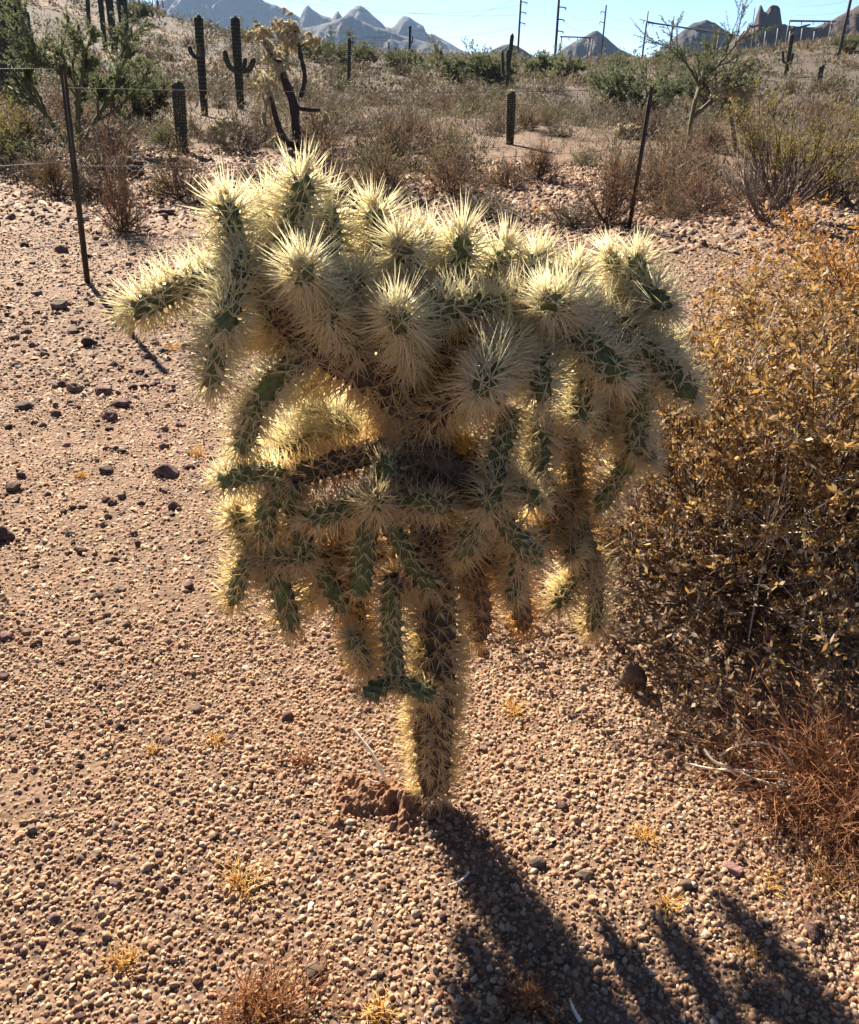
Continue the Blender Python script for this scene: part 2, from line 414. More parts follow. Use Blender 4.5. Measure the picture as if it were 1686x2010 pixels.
def rock_mesh(rng, sub=2, rough=.25, flat=.7):
    v, t = ico(sub); o = rng.uniform(0, 50, 3)
    d = np.array([1 + rough * 1.5 * mnoise.noise(tuple(p * 1.1 + o)) + rough * .6 * mnoise.noise(tuple(p * 2.7 + o)) for p in v])
    v = v * d[:, None]
    for _ in range(7):                                  # chip flat facets
        n = randdir(rng, 1)[0]; lim = rng.uniform(.62, .9); k = v @ n
        v = v - np.maximum(k - lim, 0)[:, None] * n
    v[:, 2] *= flat
    return v, t
ROCKS = [rock_mesh(np.random.default_rng(100 + i), 2, .3, .55 + .1 * (i % 4)) for i in range(7)]
ROCKME = []
for v, t in ROCKS:
    o = build('rock_source', v, t, MAT['rock']); ROCKME.append(o.data); bpy.data.objects.remove(o)
def put_rock(px, py, wpx, label=None, group=None, i=None, hs=1.0, name='rock', parent=None, mesh=None, rz=None):
    p = hit(px, py); s = wpx * pxsize(p) * .5
    o = bpy.data.objects.new(name, mesh or ROCKME[(i if i is not None else random.randrange(7))]); link(o, parent)
    o.location = (p.x, p.y, p.z + s * .14 * hs); o.scale = (s, s * .85, s * hs)
    o.rotation_euler = (random.uniform(-.2, .2), random.uniform(-.2, .2), random.uniform(0, 6.3) if rz is None else rz)
    if label: tag(o, label, 'rock', group)
    return o
random.seed(5)
def pointed():
    ring = np.array([(-1, -.3), (-.55, -.75), (.3, -.8), (.95, -.35), (1, .35), (.1, .75), (-.8, .5)]); V = []
    for z, k, ox in ((-.5, 1.0, 0), (.25, .93, -.05), (.75, .68, -.12), (1.1, .34, -.26)): V += [(x * k + ox, y * k, z + .16 * math.sin(7 * x + 3 * y)) for x, y in ring]
    V.append((-.42, 0, 1.25)); T = []; n = 7
    for i in range(3):
        for j in range(n): a, b = i * n + j, i * n + (j + 1) % n; T += [(a, b, b + n), (a, b + n, a + n)]
    T += [(3 * n + j, 3 * n + (j + 1) % n, 4 * n) for j in range(n)]
    o = build('pointed', V, T, MAT['rock']); m = o.data; bpy.data.objects.remove(o); return m
put_rock(1240, 1345, 58, mesh=pointed(), rz=-.35, label='upright pointed grey rock in front of the big dry bush', hs=1.3)
put_rock(117, 605, 40, 'large dark rounded rock on gravel just below the left fence post')
put_rock(325, 930, 52, 'crumbling brown rock in a shadowed hollow left of the cactus', hs=1.2)
put_rock(2, 1055, 55, 'reddish brown rock cut off by the left edge of the photo', hs=1.1)
put_rock(25, 960, 34, 'dark rusty rock near the left edge above the reddish one')
put_rock(50, 800, 38, 'dark rock with a pale top and a long shadow at left')
put_rock(325, 420, 44, 'flat pale topped rock beside the small brown bush behind the fence post', hs=.6)
put_rock(318, 430, 26, 'small grey rock leaning on the flat pale topped rock')
put_rock(1440, 1708, 46, 'flat pale tan stone in front of the red wiry shrub', hs=.5)
put_rock(1345, 1738, 30, 'small blackish stone left of the flat pale tan stone', hs=1.2)
put_rock(1597, 1832, 46, 'rounded rust brown stone near the lower right corner', hs=.9)
put_rock(1055, 1695, 36, 'pale grey stone at the right rim of the cactus trunk shadow', hs=1.1)
put_rock(1057, 1855, 34, 'pale blue grey stone lying inside the dark cactus shadow', hs=.8)
put_rock(1292, 1458, 30, 'small grey stone with a tan side right of the cactus shadow')
put_rock(320, 1745, 28, 'small grey stone casting a shadow on the open lower left gravel')
put_rock(622, 1905, 50, 'pale flat stone beside the low reddish twigs at the bottom edge', hs=.6)
put_rock(1150, 1722, 34, 'tan wedge shaped stone right of the cactus shadow', hs=.7)
LEFTROCKS = [(150, 634, 20), (53, 652, 22), (143, 652, 20), (175, 676, 32), (122, 495, 26), (140, 434, 22), (65, 518, 14), (225, 523, 14), (215, 563, 12), (73, 578, 20), (120, 757, 22), (148, 766, 32), (204, 772, 34), (238, 795, 28), (215, 820, 30), (260, 762, 18), (310, 754, 14), (210, 924, 28), (372, 918, 20), (342, 995, 26), (160, 1083, 20), (245, 790, 22), (300, 640, 12), (85, 690, 16), (40, 560, 14), (190, 470, 14), (20, 430, 20), (60, 410, 16), (95, 440, 14), (260, 500, 14), (285, 520, 12), (30, 720, 18), (330, 560, 10)]
for (x, y, w) in LEFTROCKS:
    z = 'behind or beside the left post foot' if y < 560 else 'between the post foot and the large dark rounded rock' if y < 660 else 'in the scattered row left of the crown' if y < 850 else 'beside the cactus at mid left'
    k = ('smallest' if w < 15 else 'small' if w < 25 else 'medium') + ' dark angular rock ' + z
    put_rock(x, y, w * 1.15, k, k + ' group')
for (x, y, w) in [(1310, 400, 60), (1340, 392, 40), (1400, 395, 55), (1420, 388, 30), (1375, 400, 34)]:
    put_rock(x, y, w, 'grey and dark rock in the low heap right of the right fence post', 'rock heap behind the fence', hs=.7)
for k in range(230):                                     # largest loose stones, pieces of the ground
    x = random.uniform(-20, 1700); y = random.choice([random.uniform(1150, 2000), random.uniform(560, 1300), random.uniform(450, 700)])
    put_rock(x, y, random.uniform(14, 27) * (1 if y > 1000 else .8), name='stone', parent=GROUND)
for k in range(65):                                      # the stonier strip at left
    put_rock(random.uniform(-20, 420), random.uniform(600, 1080), random.uniform(9, 22), name='stone', parent=GROUND)

# ------------------------------------------------------------------ the cholla
CR = np.random.default_rng(3)
TY = 1.56                                              # distance of the trunk in front of the camera
trunk_base = hit(850, 1545)
cholla = empty('cholla_cactus', trunk_base, 'pale spined cholla cactus with drooping green joints standing in the gravel', 'cactus')
CB = vnp(trunk_base)
SPINE_C = np.array([.96, .88, .65])
def smooth_path(pts, n):
    pts = np.array(pts, float); k = len(pts)
    if k == 2: pts = np.array([pts[0], (pts[0] + pts[1]) / 2, pts[1]]); k = 3
    t = np.linspace(0, k - 1, n); out = np.zeros((n, pts.shape[1]))
    ext = np.vstack([2 * pts[0] - pts[1], pts, 2 * pts[-1] - pts[-2]])
    for a, tt in enumerate(t):
        i = min(int(tt), k - 2); f = tt - i; p0, p1, p2, p3 = ext[i:i + 4]
        out[a] = .5 * ((2 * p1) + (-p0 + p2) * f + (2 * p0 - 5 * p1 + 4 * p2 - p3) * f * f + (-p0 + 3 * p1 - 3 * p2 + p3) * f ** 3)
    return out
def joint(px, r_px=22, sl=62, nsp=11, body='body', name='joint', tint=(1, 1, 1), cap=True, m=6, taper=None, bendamt=.04, tips=1.0, sparse=1.0):
    """px: list of (x, y, Y). Body with raised tubercles in a spiral and its needles."""
    pts = np.array([vnp(at(x, y, Y)) for x, y, Y in px])
    if len(pts) == 2:
        mid = (pts[0] + pts[1]) / 2 + CR.normal(0, bendamt, 3) * np.linalg.norm(pts[1] - pts[0]); pts = np.array([pts[0], mid, pts[1]])
    low = sstep(700, 1150, px[-1][1]); tint = np.array(tint) * (1 - low * np.array([.03, .09, .20])); sc = pxsize(pts[len(pts) // 2]); r = r_px * sc * (.86 if body == 'body' else 1); sl = sl * sc  # lower needles tinted tan: warm bounce on the shaded part put into colour
    Ln = np.linalg.norm(np.diff(pts, axis=0), axis=1).sum()
    nr = max(14, int(Ln / .0050)); nu = 32
    C = smooth_path(pts, nr); D = norm(np.gradient(C, axis=0))
    A = perp(D[:1])[0].repeat(nr, 0); A = norm(A - (A * D).sum(-1, keepdims=True) * D); B = np.cross(D, A)
    s = np.linspace(0, 1, nr); v = s * Ln; ph = CR.uniform(0, 6.28)
    dv = .0115 * min(1.35, max(1, r / .022)); e = min(.5, 1.25 * r / Ln)
    def prof(s):
        p = np.minimum(1, .72 + .28 * s / .18)
        if cap: p = p * np.sqrt(np.maximum(1e-4, 1 - np.clip((s - (1 - e)) / e, 0, 1) ** 2.2))
        if taper is not None: p = p * (taper[0] + (taper[1] - taper[0]) * s)
        return p
    u = np.arange(nu) / nu * 2 * math.pi
    a = m * (u[None] + ph) + math.pi / dv * v[:, None]; b = m * (u[None] + ph) - math.pi / dv * v[:, None]
    bump = ((.5 + .5 * np.cos(a)) * (.5 + .5 * np.cos(b))) ** .7
    lump = 1 + .06 * np.sin(3 * u[None] + 9 * s[:, None] + ph)
    Rg = r * prof(s)[:, None] * (.76 + .44 * bump) * lump
    V = C[:, None] + Rg[..., None] * (A[:, None] * np.cos(u)[None, :, None] + B[:, None] * np.sin(u)[None, :, None])
    V = V.reshape(-1, 3)
    T = []
    i, j = np.meshgrid(np.arange(nr - 1), np.arange(nu), indexing='ij'); i = i.ravel(); j = j.ravel(); j2 = (j + 1) % nu
    p, q = i * nu + j, i * nu + j2
    T = np.concatenate([np.stack([p, q, q + nu], -1), np.stack([p, q + nu, p + nu], -1)])
    V = np.vstack([V, C[-1] + D[-1] * r * .05]); tip = len(V) - 1
    T = np.vstack([T, [((nr - 1) * nu + k, (nr - 1) * nu + (k + 1) % nu, tip) for k in range(nu)]])
    o = build(name, V - CB, T, MAT[body], cholla, smooth=True)
    # areoles
    P = []; Nn = []; Tn = []
    for row in range(int(Ln / dv) + 1):
        vv = row * dv; ss = vv / Ln
        if ss > 1: break
        f = ss * (nr - 1); k0 = int(min(f, nr - 2)); w = f - k0
        c = C[k0] * (1 - w) + C[k0 + 1] * w; rr = r * float(prof(np.array([ss]))[0]) * 1.1
        sl_out = 0 if ss < 1 - e or not cap else (ss - (1 - e)) / e
        for k in range(m):
            uu = (k + .5 * (row % 2)) * 2 * math.pi / m - ph
            n = A[k0] * math.cos(uu) + B[k0] * math.sin(uu)
            P.append(c + n * rr); Nn.append(norm(n * (1 - .55 * sl_out) + D[k0] * (.9 * sl_out))); Tn.append(D[k0])
    if cap:
        for k in range(int(5 * tips)):
            P.append(C[-1] + CR.normal(0, r * .2, 3)); Nn.append(norm(D[-1] + CR.normal(0, .3, 3))); Tn.append(D[-1])
    P = np.array(P); Nn = np.array(Nn); Tn = np.array(Tn)
    sparse = sparse * CR.uniform(.82, 1.0)
    if name == 'trunk':
        hh = (P[:, 2] - CB[2]); kp = CR.random(len(P)) < np.clip(.55 + (hh - .12) * 3.2, .55, 1); P, Nn, Tn = P[kp], Nn[kp], Tn[kp]
    if sparse < 1:
        kp = CR.random(len(P)) < sparse; P, Nn, Tn = P[kp], Nn[kp], Tn[kp]
    nsp = max(4, int(round(nsp * (.95 - .12 * low) * CR.uniform(.85, 1.15)))); sl = sl * CR.uniform(.88, 1.08) * (1 + .10 * low); idx = np.repeat(np.arange(len(P)), nsp); n = len(idx)
    spread = CR.normal(0, 1, (n, 3)); spread -= (spread * Nn[idx]).sum(-1, keepdims=True) * Nn[idx] * .6
    dr = norm(Nn[idx] + Tn[idx] * .12 + spread * CR.uniform(.2, .85, (n, 1)))
    ln = sl * CR.uniform(.5, 1.2, n) * np.where(CR.random(n) < .25, .6, 1)
    sv, st = spikes(P[idx] - CB, dr, ln, CR.uniform(.75, 1.25, n) * .00108 * (sl / .06) ** .5)
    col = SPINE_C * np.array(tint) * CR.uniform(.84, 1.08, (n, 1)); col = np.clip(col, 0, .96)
    pv_, pt_ = spikes(P - CB - Nn * .001, Nn, np.full(len(P), .0052), .0026)       # woolly areole pads
    pc = np.repeat(np.array([[.62, .52, .36]]) * CR.uniform(.7, 1.1, (len(P), 1)), 4, 0)
    sv, st = join((sv, st), (pv_, pt_))
    build('spines', sv, st, MAT['spine'], o, col=np.vstack([np.repeat(col, 4, 0), pc]))
    return o
Y = TY
OLD = dict(body='oldbody', tint=(.98, .89, .74), name='old_branch', cap=False, m=8)
# trunk and main limbs
joint([(852, 1550, 1.565), (848, 1470, 1.565), (853, 1380, 1.57), (858, 1290, 1.58), (855, 1180, 1.59), (845, 1060, 1.60), (825, 940, 1.61), (808, 850, 1.62), (802, 790, 1.63)], 40, 48, 19, body='oldbody', tint=(1, .92, .79), name='trunk', cap=False, m=13, taper=(1.05, .85))
joint([(805, 830, 1.61), (760, 760, 1.60), (690, 715, 1.59), (600, 672, 1.58), (545, 620, 1.58)], 38, 66, 12, taper=(1.1, .8), **OLD)
joint([(810, 830, 1.63), (845, 730, 1.64), (905, 650, 1.65), (1000, 610, 1.66), (1075, 600, 1.66)], 36, 64, 11, taper=(1.1, .75), **OLD)
joint([(820, 850, 1.60), (870, 800, 1.56), (925, 770, 1.55), (990, 780, 1.56)], 28, 62, 10, taper=(1.1, .8), **OLD)
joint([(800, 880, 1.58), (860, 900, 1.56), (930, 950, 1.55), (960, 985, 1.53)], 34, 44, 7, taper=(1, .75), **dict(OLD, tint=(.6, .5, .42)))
joint([(800, 870, 1.60), (690, 900, 1.58), (560, 940, 1.55)], 27, 56, 10, taper=(1, .8), **OLD)
joint([(830, 960, 1.57), (790, 970, 1.53), (738, 985, 1.48)], 26, 50, 9, taper=(1, .8), **OLD)
joint([(870, 1000, 1.64), (940, 900, 1.68), (1010, 850, 1.70), (1110, 860, 1.72)], 28, 56, 10, taper=(1, .8), **OLD)
joint([(860, 1060, 1.64), (960, 1080, 1.70), (1060, 1040, 1.74), (1130, 970, 1.75)], 26, 52, 10, taper=(1, .8), **OLD)
joint([(840, 1080, 1.62), (730, 1080, 1.64), (620, 1090, 1.62), (500, 1090, 1.58)], 22, 54, 11, taper=(1, .8), **OLD)
joint([(845, 1160, 1.57), (800, 1140, 1.54), (772, 1145, 1.51)], 22, 50, 9, taper=(1, .9), **OLD)
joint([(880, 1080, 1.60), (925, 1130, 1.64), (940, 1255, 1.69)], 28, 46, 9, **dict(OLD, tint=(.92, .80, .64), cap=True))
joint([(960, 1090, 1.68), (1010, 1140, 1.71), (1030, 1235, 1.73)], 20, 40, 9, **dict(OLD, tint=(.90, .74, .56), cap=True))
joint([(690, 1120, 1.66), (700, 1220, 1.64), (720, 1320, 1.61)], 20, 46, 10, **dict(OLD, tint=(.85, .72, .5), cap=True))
# upper left
J = joint
J([(545, 640, 1.58), (500, 560, 1.56), (455, 500, 1.55)], 24, 72)
J([(475, 520, 1.57), (460, 460, 1.58), (440, 392, 1.58)], 25, 78, 12)
J([(480, 500, 1.55), (462, 570, 1.50), (438, 652, 1.43)], 24, 78, 12)
J([(432, 640, 1.47), (424, 700, 1.46), (415, 765, 1.46)], 22, 66)
J([(450, 530, 1.57), (350, 568, 1.55), (256, 616, 1.53)], 25, 76, 12)
J([(545, 610, 1.60), (565, 470, 1.62), (602, 342, 1.62)], 27, 78, 12)
J([(620, 560, 1.64), (650, 480, 1.66), (640, 400, 1.68)], 24, 76)
J([(640, 620, 1.58), (612, 565, 1.50), (588, 522, 1.41)], 25, 82, 13)
J([(720, 700, 1.58), (660, 640, 1.52), (640, 600, 1.47)], 24, 74, 12)
J([(500, 590, 1.62), (520, 470, 1.68), (530, 400, 1.70)], 22, 74)
J([(560, 640, 1.60), (490, 640, 1.64), (420, 690, 1.66)], 22, 70)
# top middle
J([(810, 720, 1.58), (800, 655, 1.50), (774, 613, 1.42)], 25, 80, 12)
J([(740, 680, 1.60), (690, 600, 1.58), (700, 540, 1.56)], 23, 76)
J([(840, 640, 1.66), (810, 540, 1.64), (780, 477, 1.58)], 24, 78, 12)
J([(770, 600, 1.70), (745, 490, 1.72), (733, 405, 1.72)], 22, 72)
J([(820, 620, 1.72), (835, 540, 1.72), (825, 455, 1.72)], 22, 70)
J([(900, 640, 1.68), (895, 550, 1.68), (910, 462, 1.66)], 24, 72, 12)
J([(960, 640, 1.70), (965, 560, 1.70), (992, 488, 1.70)], 24, 70, 12)
J([(1075, 600, 1.62), (960, 600, 1.58), (832, 610, 1.53)], 25, 70, 11)
J([(1150, 650, 1.64), (1110, 610, 1.58), (1070, 588, 1.50)], 25, 76, 12)
J([(1010, 600, 1.66), (1040, 540, 1.68), (1060, 500, 1.70)], 23, 70, 12)
J([(1070, 600, 1.66), (1110, 560, 1.68), (1135, 530, 1.70)], 23, 70, 12)
# right crown
J([(1075, 600, 1.60), (1140, 665, 1.57), (1226, 748, 1.53)], 29, 66, 11)
J([(1090, 610, 1.66), (1170, 620, 1.66), (1255, 660, 1.66)], 25, 68, 13)
J([(1190, 680, 1.68), (1200, 620, 1.72), (1245, 560, 1.72)], 24, 62)
J([(1235, 610, 1.72), (1248, 560, 1.72), (1248, 498, 1.72)], 23, 60, 11)
J([(1235, 590, 1.74), (1215, 540, 1.75), (1197, 500, 1.75)], 18, 58, 10)
J([(1250, 570, 1.72), (1280, 580, 1.68), (1312, 608, 1.62)], 23, 64, 12)
J([(1230, 660, 1.66), (1300, 715, 1.64), (1362, 782, 1.60)], 25, 62, 11)
J([(1200, 640, 1.70), (1270, 660, 1.72), (1330, 690, 1.74)], 22, 60, 11)
J([(1250, 700, 1.66), (1252, 800, 1.65), (1250, 895, 1.64)], 25, 50, 10)
J([(1250, 880, 1.66), (1215, 935, 1.68), (1172, 1000, 1.68)], 20, 46, 9)
J([(1250, 880, 1.65), (1270, 893, 1.64), (1284, 908, 1.62)], 15, 44, 9)
J([(1020, 650, 1.58), (985, 700, 1.50), (938, 772, 1.40)], 26, 88, 13)
J([(1062, 620, 1.60), (1060, 700, 1.55), (1063, 788, 1.48)], 24, 68, 9)
J([(1150, 700, 1.64), (1145, 770, 1.62), (1140, 832, 1.58)], 22, 56, 10)
J([(1180, 700, 1.70), (1190, 780, 1.72), (1175, 850, 1.72)], 20, 54, 10)
J([(1170, 720, 1.70), (1200, 780, 1.72), (1215, 860, 1.74)], 22, 54, 11)
J([(1090, 760, 1.72), (1105, 820, 1.74), (1100, 880, 1.76)], 22, 54, 11)
J([(1120, 650, 1.72), (1210, 690, 1.76), (1280, 740, 1.78)], 22, 58, 11)
J([(900, 760, 1.70), (860, 830, 1.74), (880, 900, 1.76)], 22, 54, 11)
# centre and right, hanging
J([(1005, 800, 1.56), (985, 870, 1.54), (968, 945, 1.52)], 27, 50, 9)
J([(985, 930, 1.53), (970, 965, 1.49), (955, 1000, 1.45)], 22, 56, 11)
J([(985, 930, 1.54), (1020, 955, 1.52), (1062, 990, 1.48)], 20, 52, 10)
J([(955, 990, 1.50), (928, 1040, 1.50), (902, 1096, 1.50)], 24, 46, 9)
J([(965, 1000, 1.50), (1010, 1050, 1.50), (1058, 1104, 1.50)], 24, 46, 9)
J([(1020, 1080, 1.54), (1012, 1130, 1.55), (1004, 1180, 1.55)], 18, 42, 9)
J([(1065, 800, 1.60), (1060, 870, 1.60), (1054, 940, 1.58)], 25, 52, 10)
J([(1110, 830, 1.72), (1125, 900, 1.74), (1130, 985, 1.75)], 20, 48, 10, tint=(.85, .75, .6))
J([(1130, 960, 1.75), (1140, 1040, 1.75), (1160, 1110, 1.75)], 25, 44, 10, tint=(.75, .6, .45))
J([(1160, 1090, 1.75), (1168, 1160, 1.75), (1164, 1242, 1.75)], 20, 50, 10)
J([(1155, 1100, 1.75), (1120, 1150, 1.73), (1086, 1192, 1.70)], 18, 48, 10)
J([(1130, 1060, 1.74), (1125, 1080, 1.70), (1118, 1097, 1.66)], 16, 42, 9)
J([(1120, 1010, 1.75), (1080, 1050, 1.73), (1065, 1080, 1.72)], 17, 44, 9)
# low centre cluster
J([(738, 990, 1.50), (752, 945, 1.52), (772, 893, 1.54)], 24, 44, 8)
J([(742, 985, 1.50), (670, 1000, 1.49), (602, 1022, 1.48)], 23, 48, 9)
J([(742, 982, 1.50), (820, 985, 1.49), (886, 992, 1.48)], 21, 48, 9)
J([(732, 1000, 1.50), (715, 1080, 1.50), (705, 1170, 1.51)], 26, 40, 6, sparse=.85)
J([(750, 1000, 1.50), (790, 1075, 1.50), (845, 1158, 1.51)], 22, 40, 6, sparse=.85)
J([(745, 995, 1.50), (738, 988, 1.46), (733, 983, 1.43)], 18, 50, 9)
J([(770, 1130, 1.52), (768, 1240, 1.51), (776, 1345, 1.50)], 24, 44, 7)
J([(772, 1338, 1.50), (812, 1350, 1.48), (856, 1372, 1.46)], 20, 36, 6)
J([(772, 1335, 1.50), (745, 1350, 1.47), (715, 1368, 1.44)], 22, 36, 5)
J([(720, 1310, 1.56), (705, 1275, 1.53), (690, 1248, 1.50)], 20, 44, 9)
# low left
J([(565, 935, 1.55), (500, 930, 1.53), (424, 945, 1.51)], 24, 48, 9)
J([(550, 945, 1.54), (525, 1000, 1.54), (518, 1062, 1.55)], 26, 42, 7)
J([(575, 945, 1.54), (580, 1010, 1.54), (606, 1088, 1.55)], 23, 42, 7)
J([(610, 700, 1.56), (550, 735, 1.54), (505, 800, 1.53)], 25, 56, 10)
J([(508, 780, 1.53), (490, 830, 1.53), (472, 890, 1.53)], 24, 54, 10)
J([(520, 1090, 1.60), (480, 1050, 1.59), (460, 1000, 1.58)], 17, 50, 10)
J([(500, 1085, 1.57), (475, 1125, 1.56), (455, 1186, 1.56)], 20, 48, 9)
J([(515, 1085, 1.57), (550, 1150, 1.56), (572, 1240, 1.56)], 25, 46, 8)
J([(620, 1085, 1.58), (645, 1140, 1.57), (682, 1205, 1.57)], 23, 48, 9)
J([(500, 1090, 1.58), (550, 1095, 1.55), (610, 1100, 1.53)], 15, 48, 10)
# sunlit far side
for (a, b, r, s) in [((720, 860, 1.68), (600, 800, 1.78), 22, 60), ((700, 860, 1.70), (560, 850, 1.80), 22, 60), ((760, 850, 1.72), (690, 780, 1.82), 22, 60), ((600, 870, 1.70), (480, 900, 1.76), 20, 56),
        ((560, 990, 1.68), (470, 980, 1.72), 20, 52), ((640, 740, 1.66), (540, 760, 1.74), 22, 62),
        ((860, 720, 1.72), (900, 790, 1.80), 22, 60), ((1000, 720, 1.72), (1060, 760, 1.80), 22, 60), ((1100, 700, 1.74), (1150, 760, 1.82), 22, 58), ((880, 860, 1.72), (930, 900, 1.80), 20, 54),
        ((700, 560, 1.70), (660, 500, 1.78), 22, 70), ((860, 600, 1.74), (870, 520, 1.80), 22, 66),
        ((1130, 640, 1.74), (1190, 570, 1.80), 22, 64), ((730, 760, 1.64), (800, 700, 1.70), 22, 60), ((820, 620, 1.62), (740, 560, 1.66), 22, 72)]:
    J([a, b], r, s, 12)
for (a, b, r, s) in [((640, 1010, 1.64), (700, 1060, 1.70), 18, 54), ((600, 1010, 1.66), (530, 1050, 1.72), 18, 52), ((650, 1110, 1.64), (610, 1180, 1.68), 17, 50), ((1060, 930, 1.72), (1100, 990, 1.78), 19, 52), ((930, 1020, 1.66), (1000, 1060, 1.72), 18, 50)]:
    J([a, b], r, s, 11)

# ------------------------------------------------------------------ soil mound with burrow, sticks
def make_mound():
    c = hit(735, 1590); rng = np.random.default_rng(8)
    n = 110; xs = np.linspace(-.14, .14, n); V = []
    def g(x, y, cx, cy, sx, sy): return math.exp(-((x - cx) / sx) ** 2 - ((y - cy) / sy) ** 2)
    for y in xs:
        for x in xs:
            edge = max(abs(x), abs(y)) / .14
            z = .055 * g(x, y, .0, .02, .08, .055) + .045 * g(x, y, -.035, .10, .05, .035) + .05 * g(x, y, .065, .005, .035, .05)
            z *= .55; z += .016 * mnoise.noise((x * 30, y * 30, 2.)) + .012 * mnoise.noise((x * 80, y * 80, 3.)) + .006 * mnoise.noise((x * 190, y * 190, 5.))
            z -= .085 * g(x, y, -.012, -.055, .026, .038) + .05 * g(x, y, .045, .0, .012, .02) + .03 * g(x, y, -.06, .055, .016, .02)
            z = z * (1 - sstep(.55, 1, edge)) - .02 * sstep(.6, 1, edge)
            V.append((x, y, z + terrain(c.x + x, c.y + y) - c.z))
    T = []
    for i in range(n - 1):
        for j in range(n - 1):
            a = i * n + j; T += [(a, a + 1, a + n + 1), (a, a + n + 1, a + n)]
    o = build('soil_mound', V, T, MAT['mound'], loc=c, smooth=False)
    tag(o, 'crumbly reddish soil mound with a dark burrow hole at the cactus foot', 'soil mound')
make_mound()
def stick(name, label, paths, m='pale', cat='stick'):
    """paths: list of ([(x, y, height above ground)], radius m)."""
    roots = []
    first = hit(paths[0][0][-1][0], paths[0][0][-1][1])
    e = empty(name, first, label, cat)
    for k, (pp, r) in enumerate(paths):
        pts = []
        for (x, y, hgt) in pp:
            d = pdir(x, y); t = (CAM_H - first.z - hgt) / -d.z; p = CAM + d * t; pts.append(vnp(p - first))
        P = smooth_path(pts, 14); R = np.linspace(r * .6, r, 14) * (1 + .12 * np.sin(np.arange(14) * 2.1))
        build('stem' if k == 0 else 'twig', *tubes(P[None], R[None], 6), MAT[m], e, smooth=True)
    return e
stick('bleached_stick', 'bleached forked stick standing slanted in the soil mound by the trunk', [([(692, 1430, .10), (728, 1475, .07), (752, 1520, .035), (768, 1552, .0)], .0055), ([(722, 1528, .035), (738, 1535, .03), (755, 1530, .03)], .0022)])
stick('bleached_branch', 'pale curved dead branch lying beside the red wiry shrub', [([(1345, 1498, .03), (1400, 1510, .03), (1450, 1512, .025), (1530, 1518, .02)], .0042), ([(1382, 1470, .05), (1400, 1493, .04), (1435, 1508, .028)], .0038), ([(1412, 1484, .04), (1450, 1462, .08), (1500, 1458, .10), (1540, 1480, .08), (1562, 1515, .03)], .0036), ([(1440, 1510, .03), (1490, 1532, .02), (1545, 1545, .01)], .004), ([(1505, 1545, .01), (1550, 1530, .03), (1555, 1560, .02)], .003)])
stick('small_stick', 'short pale stick lying in the cactus shadow near the bottom edge', [([(1118, 1960, .02), (1128, 1985, .015), (1140, 2005, .01)], .004)])
stick('small_stick', 'thin bleached twig lying across the left rim of the trunk shadow', [([(880, 1738, .012), (905, 1728, .012), (920, 1712, .012)], .003)])

# ------------------------------------------------------------------ dry grass tufts
def tuft(px, py, wpx, label, seed, group=None, hgt=.55, m='straw', lean=.5):
    rng = np.random.default_rng(seed); p = hit(px, py); w = wpx * pxsize(p)
    n = int(rng.integers(45, 120)); b = np.zeros((n, 3)); b[:, :2] = rng.normal(0, w * rng.uniform(.1, .28), (n, 2))
    d = norm(np.stack([rng.normal(0, .8, n), rng.normal(0, .8, n), rng.uniform(.1, rng.uniform(.4, 1.0), n)], -1))
    P, R = grow(rng, b, d, rng.uniform(.2, .75, n) * w, .0013, [], bend=.35, k=4)[0]
    o = build('grass_tuft', *tubes(P, R * .9, 3), MAT[m], loc=(p.x, p.y, p.z - .002))
    tag(o, label, 'grass', group)
TUFTS = [(475, 1735, 75, 'largest golden dry grass tuft on the open gravel lower left'), (250, 1890, 55, 'golden dry grass tuft near the lower left corner'),
    (425, 1458, 46, 'small golden grass tuft on gravel left of the trunk'), (300, 1474, 30, 'tiny straw tuft farther left of the trunk on gravel'),
    (1005, 1398, 46, 'golden grass tuft right of the trunk in the sunlit gravel'), (1270, 1645, 46, 'straw tuft right of the trunk shadow in open gravel'),
    (1310, 1775, 50, 'straw tuft just left of the small blackish stone'), (1475, 1875, 56, 'round golden tuft between the two lower right shadows'),
    (1510, 1742, 44, 'straw tuft beside the flat pale tan stone'), (1625, 1735, 80, 'spiky straw tuft under the red wiry shrub'),
    (342, 684, 34, 'straw tuft behind the cactus beside the post shadow'), (388, 893, 36, 'golden tuft at the left side of the cactus on the gravel'),
    (745, 1992, 70, 'straw tuft at the bottom edge right of the low reddish twigs'), (160, 935, 24, 'faint straw tuft among the dark rocks at left'),
    (1390, 1330, 40, 'dry tuft in the shade under the big dry bush'), (1242, 1352, 34, 'small dry tuft growing against the upright pointed rock'), (1060, 420, 60, 'upright blond grass clump behind the cactus near the right post')]
for i, (x, y, w, lab) in enumerate(TUFTS): tuft(x, y, w, lab, 40 + i)

